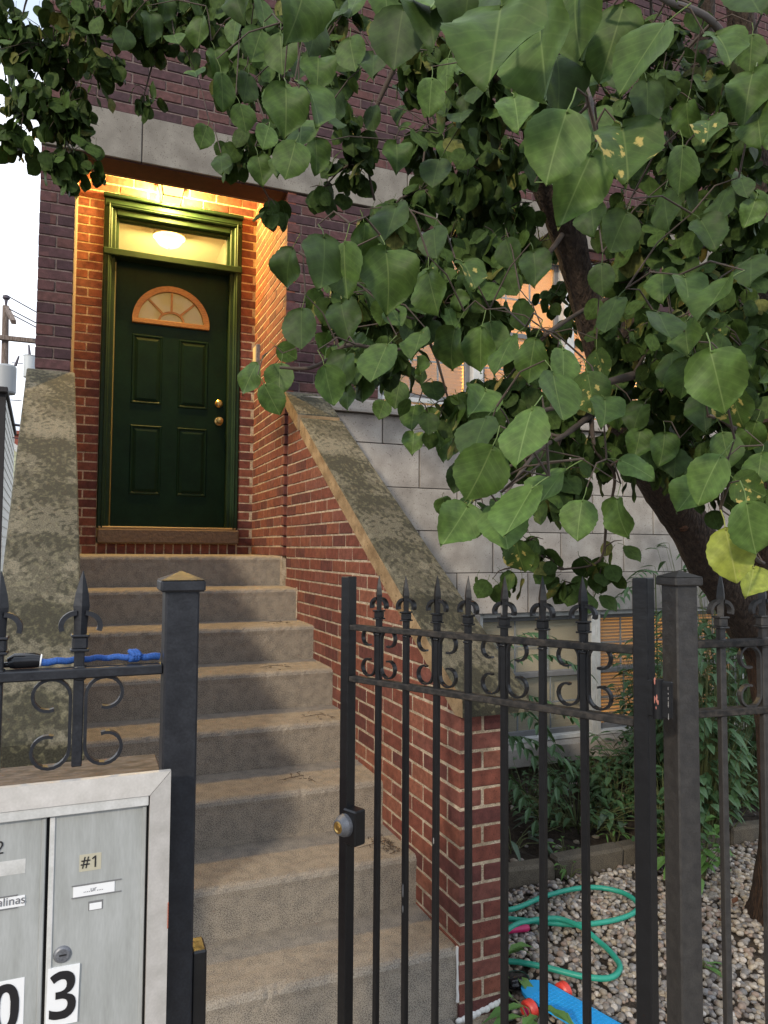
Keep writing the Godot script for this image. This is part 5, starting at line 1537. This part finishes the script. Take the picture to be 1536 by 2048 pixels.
func leafy_plant(called: String, label: String, at: Vector3, count: int, high: float, spread: float, length: float, wide: float, m: Material, lobes := 0.0, group := "") -> void:
	var t := thing(called, label, "plant", at, 0.0, group)
	var stem := MB.new()
	var leaves := MB.new()
	for k in count:
		var a := rng.randf() * TAU
		var root := Vector3(cos(a), 0, sin(a)) * spread * rng.randf_range(0.0, 0.4)
		var tip := Vector3(cos(a), 0, sin(a)) * spread * rng.randf_range(0.2, 1.0) + Vector3(0, high * rng.randf_range(0.25, 1.0), 0)
		stem.tube([root, (root + tip) * 0.5 + Vector3(0, 0.02, 0), tip], [0.003, 0.0025, 0.0015], 4, false)
		for q in 2 if high > 0.2 else 1:
			var b2 := a + rng.randf_range(-0.9, 0.9)
			var dir := Vector3(cos(b2), rng.randf_range(-0.25, 0.5), sin(b2)).normalized()
			blade(leaves, tip.lerp(root, 0.3 * q), dir, (Vector3.UP + dir * -0.3).normalized(), length * rng.randf_range(0.75, 1.2), wide * rng.randf_range(0.8, 1.2), rng.randf_range(0.2, 0.7), lobes)
	part(t, "stems", stem.mesh(), M.weed_stem)
	var o := part(t, "leaves", leaves.mesh(), m)
	o.set_meta("kind", "stuff")

func build_garden() -> void:
	# planting bed along the house, a slightly mounded sheet
	var f := FastNoiseLite.new()
	f.seed = 71
	f.frequency = 1.6
	var soil := MB.new()
	var nx := 90
	var nz := 28
	var g := func(i: int, j: int) -> Vector3:
		var x := 0.10 + 6.0 * i / nx
		var z := -0.05 + 1.46 * j / nz
		return Vector3(x, -0.085 + 0.035 * f.get_noise_2d(x * 3.0, z * 3.0) + 0.02 * f.get_noise_2d(x * 11.0, z * 11.0) + 0.05 * smoothstep(1.2, 0.6, z) - 0.04 * smoothstep(0.4, 0.0, z), z)
	for i in nx:
		for j in nz:
			soil.quad(g.call(i, j), g.call(i + 1, j), g.call(i + 1, j + 1), g.call(i, j + 1), Vector3.UP)
	structure("garden_soil", soil.mesh(), M.soil)
	# rubble lying on the soil
	var mm := _stones(240, func() -> Vector3: return Vector3(rng.randf_range(0.3, 3.4), 0, rng.randf_range(0.15, 1.34)), 0.006, 0.022)
	for i in mm.instance_count:
		var tr := mm.get_instance_transform(i)
		var p := tr.origin
		tr.origin.y = -0.085 + 0.035 * f.get_noise_2d(p.x * 3.0, p.z * 3.0) + 0.02 * f.get_noise_2d(p.x * 11.0, p.z * 11.0) + 0.05 * smoothstep(1.2, 0.6, p.z) - 0.04 * smoothstep(0.4, 0.0, p.z)
		mm.set_instance_transform(i, tr)
	_stuff("soil_rubble", mm, "small stones and crumbs scattered over the garden soil", "stones")
	# edging stones
	var ex := 0.28
	var lens := [0.42, 0.36, 0.44, 0.40, 0.38, 0.45, 0.40, 0.42]
	for k in lens.size():
		var l: float = lens[k]
		var b := MB.new()
		b.cbox(Transform3D(), Vector3(l - 0.015, 0.13, 0.09), 0.014)
		for i in b.v.size():
			var q := b.v[i]
			b.v[i] = q + Vector3(f.get_noise_3dv(q * 9.0), f.get_noise_3dv(q * 9.0 + Vector3.ONE * 7.0), f.get_noise_3dv(q * 9.0 + Vector3.ONE * 3.0)) * 0.01
		var names := ["chipped edging stone beside the brick pier", "second edging stone from the brick pier", "third edging stone from the brick pier, behind the hose", "edging stone behind the gate's hinge side", "edging stone behind the right hand post", "edging stone below the leafy shrub", "edging stone left of the tree trunk", "edging stone behind the tree trunk"]
		var o := part(self, numbered("edging_stone"), b.mesh(), M.footing, Transform3D(Basis(Vector3.UP, rng.randf_range(-0.06, 0.06)) * Basis(Vector3.BACK, rng.randf_range(-0.05, 0.05)), Vector3(ex + l * 0.5, -0.075 + rng.randf_range(-0.012, 0.012), 1.40 + rng.randf_range(-0.012, 0.012))))
		tag(o, names[k], "edging", "edging stones of the garden bed")
		ex += l
	# pebbles
	var peb := _stones(12000, func() -> Vector3: return Vector3(rng.randf_range(0.21, 3.0), rng.randf_range(-0.105, -0.086), rng.randf_range(1.46, 3.45)), 0.0088, 0.0165)
	_stuff("pebbles", peb, "rounded buff and grey pebbles covering the front garden", "pebbles")
	build_hose()
	build_skateboard()
	# weeds and shrubs
	frond_plant("tree_of_heaven", "tall weed with feathery compound leaves beside the basement window", Vector3(1.00, -0.07, 0.85), [[Vector3(0.7, 0.25, 0.25), 0.62, 9, 0.95], [Vector3(0.9, -0.05, 0.35), 0.62, 9, 0.80], [Vector3(0.6, 0.5, 0.1), 0.50, 8, 1.00], [Vector3(0.5, -0.35, 0.5), 0.5, 8, 0.62], [Vector3(0.3, -0.4, 0.6), 0.42, 7, 0.42], [Vector3(-0.3, 0.2, 0.6), 0.40, 7, 0.9], [Vector3(0.8, 0.0, -0.2), 0.5, 8, 0.7], [Vector3(0.9, -0.1, 0.1), 0.6, 9, 0.55], [Vector3(0.4, -0.2, 0.8), 0.5, 8, 0.8]], 0.095, M.weed_leaf)
	frond_plant("tree_of_heaven", "thin fronds against the limestone beside the leaning trunk", Vector3(2.55, -0.07, 0.55), [[Vector3(-0.7, 0.10, 0.3), 0.42, 8, 1.52], [Vector3(-0.8, 0.02, 0.1), 0.46, 8, 1.42], [Vector3(0.5, 0.3, 0.3), 0.45, 8, 1.45], [Vector3(-0.4, -0.05, 0.6), 0.40, 7, 1.25], [Vector3(0.3, 0.1, 0.7), 0.42, 7, 1.15], [Vector3(-0.5, 0.0, 0.5), 0.4, 7, 1.0]], 0.085, M.weed_leaf)
	frond_plant("tree_of_heaven", "dark feathery shrub behind the right hand fence post", Vector3(2.45, -0.08, 1.0), [[Vector3(-0.6, 0.10, 0.4), 0.45, 8, 0.92], [Vector3(0.5, 0.2, 0.4), 0.42, 8, 1.1], [Vector3(-0.3, 0.1, 0.8), 0.40, 8, 0.7], [Vector3(0.6, -0.1, 0.3), 0.42, 8, 0.75], [Vector3(-0.7, -0.1, 0.1), 0.45, 8, 0.55], [Vector3(0.2, 0.0, 0.9), 0.40, 7, 0.5], [Vector3(-0.4, 0.3, 0.1), 0.4, 7, 1.2], [Vector3(0.0, 0.3, 0.6), 0.4, 7, 1.0]], 0.09, M.weed_leaf)
	leafy_plant("leafy_shrub", "dense dark shrub between the fence post and the trunk", Vector3(2.15, -0.09, 1.30), 420, 1.15, 0.42, 0.10, 0.042, M.weed_leaf)
	leafy_plant("leafy_shrub", "tall dark shrub against the wall behind the tree trunk", Vector3(3.0, -0.09, 0.9), 330, 1.8, 0.60, 0.11, 0.05, M.weed_leaf)
	leafy_plant("climbing_vine", "leafy creeper at the right end of the basement window", Vector3(2.72, -0.09, 0.42), 170, 1.05, 0.36, 0.09, 0.06, M.weed_leaf)
	leafy_plant("young_weed", "young leafy weed under the basement window sill", Vector3(1.95, -0.07, 0.42), 60, 0.30, 0.34, 0.085, 0.045, M.weed_leaf)
	leafy_plant("young_weed", "bright green weed clump left of the gate hinge", Vector3(1.95, -0.06, 0.85), 70, 0.32, 0.26, 0.085, 0.040, M.weed_leaf)
	leafy_plant("young_weed", "small weed in the dark soil nearest the brick pier", Vector3(1.45, -0.05, 0.55), 40, 0.22, 0.30, 0.06, 0.03, M.weed_leaf)
	leafy_plant("bluish_weed", "upright bluish leaf weed in the soil bed", Vector3(1.28, -0.06, 0.98), 9, 0.16, 0.14, 0.13, 0.035, M.weed_bluish)
	leafy_plant("bluish_weed", "bluish leaf weed beside the brick pier's garden side", Vector3(0.98, -0.06, 1.12), 10, 0.14, 0.16, 0.13, 0.035, M.weed_bluish)
	leafy_plant("bluish_weed", "pale broad leaf weed behind the gate stile", Vector3(1.72, -0.06, 1.12), 7, 0.14, 0.12, 0.11, 0.055, M.weed_bluish)
	leafy_plant("small_weed", "small ferny weed growing at the edging stones", Vector3(1.22, -0.07, 1.30), 16, 0.09, 0.10, 0.05, 0.02, M.weed_bright)
	leafy_plant("small_weed", "low weed sprouting between edging stones and pebbles", Vector3(1.10, -0.09, 1.47), 12, 0.07, 0.08, 0.05, 0.02, M.weed_bright)
	leafy_plant("small_weed", "grassy weed in front of the garden bed", Vector3(1.62, -0.07, 1.22), 14, 0.10, 0.09, 0.06, 0.012, M.weed_bright)
	leafy_plant("ground_cover", "dark leafy weeds filling the soil bed behind the edging", Vector3(1.55, -0.06, 0.95), 120, 0.20, 0.42, 0.075, 0.034, M.weed_leaf)
	leafy_plant("ground_cover", "tangled dark weeds under the sill at the end of the wall", Vector3(2.45, -0.06, 0.62), 160, 0.38, 0.42, 0.085, 0.040, M.weed_leaf)
	leafy_plant("heart_leaf_plant", "pointed heart shaped leaves at the foot of the tree", Vector3(1.72, -0.09, 1.72), 40, 0.30, 0.20, 0.085, 0.055, M.weed_bright)
	leafy_plant("heart_leaf_plant", "pale green leaves climbing beside the trunk base", Vector3(1.75, -0.09, 1.55), 60, 0.55, 0.20, 0.075, 0.05, M.weed_leaf)
	leafy_plant("dandelion", "large dandelion with toothed leaves at the foot of the brick pier", Vector3(0.31, -0.09, 2.14), 9, 0.12, 0.10, 0.19, 0.05, M.weed_bright, 0.5)
	leafy_plant("dandelion", "toothed weed leaves growing over the skateboard", Vector3(0.27, -0.08, 2.42), 7, 0.08, 0.08, 0.15, 0.04, M.weed_bright, 0.7)
	leafy_plant("dandelion", "small green weed alone in the pebbles by the right post", Vector3(1.12, -0.095, 2.35), 7, 0.03, 0.05, 0.10, 0.018, M.weed_bright, 0.3)
	for k in 3:
		var d := MB.new()
		for q in 3:
			blade(d, Vector3(0.02 * q, 0.002, 0.01 * q), Vector3(cos(q * 2.0 + k), 0.15, sin(q * 2.0 + k)).normalized(), Vector3.UP, 0.05, 0.03, -0.2)
		var o := part(self, numbered("dead_leaf"), d.mesh(), M.dead_leaf, Transform3D(Basis(), [Vector3(1.36, -0.075, 2.05), Vector3(1.47, -0.075, 2.12), Vector3(1.62, -0.075, 2.0)][k]))
		tag(o, ["curled brown leaf on the pebbles nearest the right post", "dry brown leaf on the pebbles behind the fence picket", "dry brown leaf beside the tree foot"][k], "leaf", "dead leaves on the pebbles")

func _stones(count: int, where: Callable, small: float, large: float) -> MultiMesh:
	var b := MB.new()
	b.ball(Vector3.ZERO, Vector3.ONE, 9, 6)
	var f := FastNoiseLite.new()
	f.seed = 15
	f.frequency = 0.9
	for i in b.v.size():
		b.v[i] *= 1.0 + 0.16 * f.get_noise_3dv(b.v[i])
	var mm := MultiMesh.new()
	mm.transform_format = MultiMesh.TRANSFORM_3D
	mm.use_colors = true
	mm.mesh = b.mesh()
	mm.instance_count = count
	var tones := [Color(0.40, 0.345, 0.275), Color(0.48, 0.435, 0.37), Color(0.28, 0.25, 0.22), Color(0.36, 0.335, 0.305), Color(0.18, 0.16, 0.15), Color(0.58, 0.54, 0.49), Color(0.36, 0.28, 0.23), Color(0.26, 0.255, 0.255), Color(0.43, 0.37, 0.28)]
	for i in count:
		var s := rng.randf_range(small, large)
		var basis := Basis(Vector3.UP, rng.randf() * TAU) * Basis(Vector3.RIGHT, rng.randf_range(-0.5, 0.5))
		mm.set_instance_transform(i, Transform3D(basis.scaled_local(Vector3(s * rng.randf_range(0.9, 1.35), s * rng.randf_range(0.55, 0.85), s)), where.call()))
		var c: Color = tones[rng.randi() % tones.size()]
		mm.set_instance_color(i, c * rng.randf_range(0.95, 1.35))
	return mm

func _stuff(called: String, mm: MultiMesh, label: String, category: String) -> void:
	var o := MultiMeshInstance3D.new()
	o.name = called
	o.multimesh = mm
	o.material_override = M.pebble_stone
	tag(o, label, category, "", "stuff")
	add_child(o)

func build_hose() -> void:
	var h := thing("garden_hose", "turquoise garden hose lying in loops on the pebbles", "hose", Vector3(0.8, -0.07, 1.9))
	var path := [[0.36, 1.40], [0.44, 1.58], [0.57, 1.68], [0.657, 1.694], [0.845, 1.644], [1.031, 1.632], [1.155, 1.668], [1.229, 1.765], [1.211, 1.878], [1.127, 1.937], [0.983, 1.955], [0.815, 1.923], [0.642, 1.822], [0.526, 1.753], [0.36, 1.72], [0.30, 1.80], [0.36, 1.87], [0.458, 1.866], [0.568, 1.855], [0.683, 1.862], [0.757, 1.891], [0.801, 1.977], [0.822, 2.104], [0.798, 2.23], [0.755, 2.29], [0.678, 2.314], [0.587, 2.261], [0.506, 2.173], [0.417, 2.092], [0.346, 2.053], [0.25, 2.00]]
	var c := Curve3D.new()
	for i in path.size():
		var p := Vector3(path[i][0] - 0.8, 0.006 + (0.020 if i >= 18 and i <= 21 else 0.0), path[i][1] - 1.9)
		var a: Array = path[maxi(i - 1, 0)]
		var b: Array = path[mini(i + 1, path.size() - 1)]
		var d := Vector3(b[0] - a[0], 0, b[1] - a[1]) / 6.0
		c.add_point(p, -d, d)
	var pts := []
	var rad := []
	for q in c.tessellate(5, 3):
		pts.append(q)
		rad.append(0.0118)
	var m := MB.new()
	m.tube(pts, rad, 10)
	part(h, "hose_tube", m.mesh(), M.hose_green)
	var nz := MB.new()
	nz.tube([Vector3(-0.33, 0.004, -0.05), Vector3(-0.24, 0.006, -0.035), Vector3(-0.225, 0.006, -0.034), Vector3(-0.205, 0.006, -0.032), Vector3(-0.195, 0.006, -0.031)], [0.013, 0.0135, 0.016, 0.016, 0.012], 12)
	part(h, "hose_nozzle", nz.mesh(), M.magenta_plastic)

func build_skateboard() -> void:
	var s := thing("skateboard", "bright blue plastic skateboard with red wheels at the pier's foot", "skateboard", Vector3(0.425, -0.060, 2.49), 0.30)
	s.rotation.z = -0.04
	# the board runs along local z, nose away from the street
	var d := MB.new()
	var half := PackedVector2Array()
	for k in 17:
		half.append(Vector2(0.072 * cos(PI * k / 16.0), -0.18 - 0.085 * sin(PI * k / 16.0)))
	for k in 17:
		half.append(Vector2(-0.072 * cos(PI * k / 16.0), 0.24 + 0.07 * sin(PI * k / 16.0)))
	d.prism(half, Transform3D(Basis(Vector3.RIGHT, Vector3.BACK, Vector3.DOWN), Vector3.ZERO), -0.012, 0.0)
	var deck := part(s, "deck", d.mesh(), M.deck_blue)
	var grip := MB.new()
	for i in 27:
		for j in 7:
			grip.cbox(Transform3D(Basis(), Vector3(-0.054 + j * 0.018, 0.0125, -0.19 + i * 0.0165)), Vector3(0.013, 0.002, 0.0115), 0.001)
	var go := part(deck, "grip_pattern", grip.mesh(), M.deck_blue)
	go.set_meta("kind", "stuff")
	for z in [-0.16, 0.22]:
		var t := MB.new()
		t.box(Vector3(-0.03, -0.022, z - 0.04), Vector3(0.03, -0.001, z + 0.04), 0.004)
		t.tube([Vector3(-0.100, -0.010, z), Vector3(0.100, -0.010, z)], [0.010, 0.010], 10)
		t.ball(Vector3(0, -0.030, z), Vector3(0.035, 0.016, 0.02), 10, 6)
		var truck := part(s, "truck", t.mesh(), M.gloss_black)
		for x in [-0.100, 0.100]:
			var w := MB.new()
			var turn := Transform3D(Basis(Vector3.BACK, PI / 2.0), Vector3(x, -0.010, z))
			w.lathe([Vector2(0.012, -0.019), Vector2(0.026, -0.019), Vector2(0.034, -0.012), Vector2(0.034, 0.012), Vector2(0.026, 0.019), Vector2(0.012, 0.019)], turn)
			var wh := part(truck, "wheel", w.mesh(), M.wheel_red)
			var hub := MB.new()
			hub.lathe([Vector2(0.0, -0.0175), Vector2(0.0125, -0.0175), Vector2(0.0125, 0.0175), Vector2(0.0, 0.0175)], turn)
			part(wh if false else truck, "hub", hub.mesh(), M.wheel_pink)
	# tail guard of glossy black plastic
	var k := MB.new()
	k.ball(Vector3(-0.01, 0.004, -0.30), Vector3(0.062, 0.026, 0.050), 14, 8)
	part(s, "tail_guard", k.mesh(), M.gloss_black)

func build_litter() -> void:
	var spots := [["dry twigs and leaf crumbs in the right corner of the second step", 6, 90, Vector3(-0.055, 0, -0.13)], ["a few crumbs and twigs in the right corner of the fourth step", 4, 14, Vector3(-0.10, 0, -0.10)], ["small brown crumbs on the right end of the sixth step", 2, 10, Vector3(-0.12, 0, -0.16)], ["scattered bits of twig on the fifth step", 3, 9, Vector3(-0.22, 0, -0.12)], ["scattered bits of leaf on the third step beside the lock", 5, 12, Vector3(-0.30, 0, -0.14)]]
	for q in spots:
		var i: int = q[1]
		var o: Vector3 = q[3]
		var l := thing("twig_litter", q[0], "debris", Vector3(wing_x(NOSE0 + i * TREAD) + o.x, (8 - i) * RISE + 0.003, NOSE0 + i * TREAD + o.z), 0.0, "litter on the steps")
		var wide := 1.0 if i == 6 else 2.2
		var b := MB.new()
		for k in q[2]:
			var p := Vector3(-absf(rng.randfn()) * 0.035 * wide, rng.randf_range(0.0, 0.006), rng.randfn() * 0.045 - 0.01)
			var d := Vector3(rng.randfn(), rng.randf_range(0, 0.3), rng.randfn()).normalized() * rng.randf_range(0.006, 0.022)
			b.tube([p, p + d], [0.0018, 0.001], 4, false)
		var c := part(l, "crumbs", b.mesh(), M.twig)
		c.set_meta("kind", "stuff")
		for e in [[Vector3(-0.02, 0.005, -0.03), Vector3(-0.15, 0.004, 0.0)], [Vector3(-0.01, 0.004, 0.02), Vector3(0.0, 0.008, 0.09)]]:
			var t := MB.new()
			t.tube([e[0], (e[0] + e[1]) * 0.5 + Vector3(0, 0.004, 0.008), e[1]], [0.0018, 0.0015, 0.0008], 5)
			part(l, "twig", t.mesh(), M.twig)

# ------------------------------------------------------------------ beyond the house
func build_background() -> void:
	var pole := Vector3(-3.15, -0.1, -14.75)
	var p := thing("utility_pole", "weathered wooden utility pole carrying transformers and wires", "pole", pole)
	var b := MB.new()
	b.tube([Vector3(0.0, 0, 0), Vector3(-0.03, 4.0, 0), Vector3(-0.075, 7.48, 0.06)], [0.105, 0.095, 0.072], 14)
	part(p, "pole_shaft", b.mesh(), M.pole_wood)
	block(p, "cross_arm", Vector3(-0.9, 6.62, 0.10), Vector3(0.78, 6.73, 0.21), M.pole_wood, 0.01)
	var arm := MB.new()
	arm.bar([Vector3(-0.05, 7.42, 0.1), Vector3(0.13, 7.0, 0.75), Vector3(0.19, 6.86, 0.95)], 0.1, 0.1, Vector3.RIGHT)
	part(p, "side_arm", arm.mesh(), M.pole_wood)
	var ins := MB.new()
	ins.lathe([Vector2(0.0, 0.30), Vector2(0.08, 0.26), Vector2(0.085, 0.20), Vector2(0.04, 0.16), Vector2(0.02, 0.0)], Transform3D(Basis(), Vector3(-0.07, 7.46, 0.06)), 10)
	part(p, "insulator", ins.mesh(), M.wire_dark)
	var ins2 := MB.new()
	ins2.tube([Vector3(0.68, 6.95, 0.16), Vector3(0.76, 6.62, 0.16), Vector3(0.79, 6.48, 0.16)], [0.05, 0.06, 0.04], 10)
	part(p, "fuse_cutout", ins2.mesh(), M.transformer_grey)
	var can := MB.new()
	can.lathe([Vector2(0.0, 0.36), Vector2(0.20, 0.33), Vector2(0.235, 0.28), Vector2(0.235, -0.30), Vector2(0.22, -0.34), Vector2(0.0, -0.34)], Transform3D(Basis(), Vector3(0.0, 5.64, 0.38)), 20)
	part(p, "transformer", can.mesh(), M.transformer_grey)
	var can2 := MB.new()
	can2.lathe([Vector2(0.0, 0.30), Vector2(0.15, 0.28), Vector2(0.135, 0.26), Vector2(0.13, -0.24), Vector2(0.0, -0.26)], Transform3D(Basis(), Vector3(0.50, 5.98, 0.34)), 20)
	part(p, "transformer", can2.mesh(), M.transformer_pale)
	for q in [[Vector3(0.20, 5.98, 0.38), Vector3(0.27, 6.22, 0.38)], [Vector3(0.50, 6.24, 0.34), Vector3(0.47, 6.52, 0.34)]]:
		var bu := MB.new()
		bu.tube(q, [0.035, 0.02], 8)
		part(p, "bushing", bu.mesh(), M.wire_dark)
	for y in [5.35, 4.45]:
		block(p, "step_bolt", Vector3(0.1, y + 0.75, 0.1), Vector3(0.34, y + 0.77, 0.12), M.wire_dark, 0.003)
	# wires as things of their own
	var wires := [["highest wire leaving the top of the utility pole", Vector3(-0.07, 7.74, 0.06), Vector3(9.0, 5.9, -7.0)], ["second wire below the top of the utility pole", Vector3(0.03, 7.32, 0.4), Vector3(9.0, 5.6, -6.0)], ["third wire below the top of the utility pole", Vector3(0.08, 7.15, 0.6), Vector3(9.0, 5.3, -5.6)], ["thick low cable crossing behind the utility pole", Vector3(-6.0, 5.1, 0.5), Vector3(9.0, 4.6, -1.0)], ["lower thin cable crossing behind the utility pole", Vector3(-6.0, 4.75, 0.4), Vector3(9.0, 4.35, -1.0)]]
	for w in wires:
		var m := MB.new()
		var pts := []
		var rad := []
		var far: Vector3 = w[2]
		for k in 13:
			var t := k / 12.0
			var q: Vector3 = (w[1] as Vector3).lerp(far, t)
			q.y -= 0.25 * sin(t * PI)
			pts.append(pole + q)
			rad.append(0.032 if "thick" in w[0] else 0.014)
		m.tube(pts, rad, 6)
		var o := part(self, numbered("overhead_wire"), m.mesh(), M.wire_dark)
		tag(o, w[0], "wire", "overhead wires")
	# white clapboard garage behind the left stair wall
	var g := thing("garage", "white clapboard garage beyond the left stair wall", "building", Vector3(-2.88, -0.1, -12.4), 0.055)
	block(g, "wall_core", Vector3(-2.6, 0.0, -4.0), Vector3(-0.02, 4.62, 1.70), M.siding_white, 0.01)
	for k in 24:
		var brd := MB.new()
		brd.prism(PackedVector2Array([Vector2(-0.02, 0.0), Vector2(0.016, 0.0), Vector2(0.004, 0.19), Vector2(-0.02, 0.19)]), Transform3D(Basis(), Vector3(0, 0.02 + k * 0.19, 0)), -3.95, 1.69)
		part(g, "siding_board", brd.mesh(), M.siding_white)
	block(g, "corner_board", Vector3(-0.10, 0.0, 1.695), Vector3(0.022, 4.62, 1.74), M.roof_dark, 0.005)
	block(g, "front_wall", Vector3(-2.6, 0.0, 1.70), Vector3(-0.11, 4.62, 1.72), M.siding_white, 0.005)
	block(g, "roof", Vector3(-2.75, 4.62, -4.1), Vector3(0.05, 4.72, 1.85), M.roof_dark, 0.01)
	# green gabled house and a red brick building far behind
	var h := thing("gabled_house", "pale green sided house with a white gable edge behind the pole", "building", Vector3(-7.2, -0.1, -40.0))
	var wall := MB.new()
	wall.prism(PackedVector2Array([Vector2(-4.5, 0.0), Vector2(4.5, 0.0), Vector2(4.5, 5.2), Vector2(0.0, 8.6), Vector2(-4.5, 5.2)]), Transform3D(), -8.0, 0.0)
	part(h, "wall", wall.mesh(), M.siding_green)
	for k in 28:
		var yy := 0.1 + k * 0.3
		var hw := 4.5 if yy < 5.2 else 4.5 * (8.6 - yy) / 3.4
		if hw > 0.3:
			block(h, "siding_board", Vector3(-hw, yy, 0.0), Vector3(hw, yy + 0.025, 0.03), M.siding_green, 0.002)
	for s in [-1.0, 1.0]:
		var e := MB.new()
		e.bar([Vector3(0.0, 8.75, 0.05), Vector3(s * 4.9, 5.05, 0.05)], 0.12, 0.32, Vector3.BACK)
		part(h, "gable_board", e.mesh(), M.white_trim)
	var r := thing("brick_building", "red brick building standing behind the green house", "building", Vector3(-6.6, -0.1, -62.0))
	block(r, "wall", Vector3(-8, 0, -6), Vector3(8, 10.9, 0), M.far_brick, 0.02)
	block(r, "cornice", Vector3(-8.2, 9.6, 0.0), Vector3(8.2, 10.0, 0.25), M.far_brick, 0.02)
	block(r, "parapet", Vector3(-8.2, 10.9, -0.2), Vector3(8.2, 11.2, 0.25), M.far_brick, 0.02)

func build_ground() -> void:
	var g := MB.new()
	g.quad(Vector3(-150, -0.16, -150), Vector3(150, -0.16, -150), Vector3(150, -0.16, 150), Vector3(-150, -0.16, 150), Vector3.UP)
	structure("ground", g.mesh(), M.dirt_ground)
	var p := MB.new()
	p.box(Vector3(0.19, -0.20, 1.42), Vector3(6.0, -0.105, 3.50), 0.004)
	structure("pebble_bed", p.mesh(), M.soil)
	var w := MB.new()
	w.box(Vector3(-1.8, -0.20, 2.30), Vector3(-0.02, -0.045, 3.52), 0.01)
	structure("front_path", w.mesh(), M.walk_concrete)
	var s := MB.new()
	for k in 9:
		s.box(Vector3(-8.0 + k * 1.52, -0.22, 3.525), Vector3(-8.0 + (k + 1) * 1.52 - 0.012, -0.04, 5.6), 0.008)
	structure("sidewalk", s.mesh(), M.walk_concrete)
	var k := MB.new()
	k.box(Vector3(-40, -0.30, 5.61), Vector3(40, -0.045, 5.76), 0.02)
	structure("kerb", k.mesh(), M.pale_concrete)
	var r := MB.new()
	r.box(Vector3(-60, -0.4, 5.765), Vector3(60, -0.15, 16.0), 0.01)
	structure("street", r.mesh(), M.street_asphalt)
	var o := block(self, "stepping_stone", Vector3(0.0, -0.16, 2.395), Vector3(0.33, -0.075, 2.75), M.pale_concrete, 0.012)
	tag(o, "flat concrete stepping stone in front of the brick pier", "paving stone")

func cloud_cover() -> ImageTexture:
	# broken overcast: white cloud added over the paler blue, all round the sky
	var f := FastNoiseLite.new()
	f.seed = 8
	f.frequency = 1.3
	f.fractal_octaves = 5
	var im := Image.create(512, 256, false, Image.FORMAT_RGBA8)
	for y in 256:
		for x in 512:
			var th := PI * (y + 0.5) / 256.0
			var ph := TAU * (x + 0.5) / 512.0
			var d := Vector3(sin(th) * cos(ph), cos(th) * 1.8, sin(th) * sin(ph))
			var c := smoothstep(-0.12, 0.40, f.get_noise_3dv(d))
			im.set_pixel(x, y, Color(0.76, 0.74, 0.72, c))
	return ImageTexture.create_from_image(im)

# ------------------------------------------------------------------ build
func _ready() -> void:
	rng.seed = 20240607
	# camera
	var cam := Camera3D.new()
	cam.name = "camera"
	cam.position = EYE
	cam.rotation = LOOK
	cam.fov = 69.93
	cam.near = 0.05
	cam.far = 400.0
	add_child(cam)
	cam.current = true
	cam_inverse = Transform3D(Basis.from_euler(LOOK), EYE).affine_inverse()
	# overcast dusk sky
	var sky_mat := ProceduralSkyMaterial.new()
	sky_mat.sky_top_color = lin(0.38, 0.45, 0.55)
	sky_mat.sky_horizon_color = lin(0.40, 0.45, 0.53)
	sky_mat.sky_curve = 0.25
	sky_mat.sky_cover = cloud_cover()
	sky_mat.sky_cover_modulate = Color.WHITE
	sky_mat.ground_bottom_color = Color(0.30, 0.29, 0.28)
	sky_mat.ground_horizon_color = Color(0.60, 0.59, 0.58)
	sky_mat.sun_angle_max = 0.5
	sky_mat.energy_multiplier = 1.0
	var sky := Sky.new()
	sky.sky_material = sky_mat
	var env := Environment.new()
	env.background_mode = Environment.BG_SKY
	env.sky = sky
	env.background_energy_multiplier = 1.15
	env.tonemap_mode = Environment.TONE_MAPPER_LINEAR
	env.tonemap_exposure = 1.8
	env.sdfgi_enabled = true
	env.ssao_enabled = true
	env.ssil_enabled = true
	var we := WorldEnvironment.new()
	we.name = "environment"
	we.environment = env
	add_child(we)
	# last light from low over the street on the left
	var sun := DirectionalLight3D.new()
	sun.name = "sun"
	sun.look_at_from_position(Vector3.ZERO, Vector3(1.0, -0.66, -0.9))
	sun.light_energy = 0.42
	sun.light_angular_distance = 4.0
	sun.light_color = Color(1.0, 0.94, 0.85)
	sun.shadow_enabled = true
	add_child(sun)
	make_materials()
	make_brick_meshes()
	make_iron_meshes()
	build_ground()
	build_house()
	build_steps()
	build_wing(true)
	build_wing(false)
	build_lamps()
	build_fence()
	build_mailbox()
	build_rope()
	build_garden()
	build_tree()
	build_litter()
	build_background()
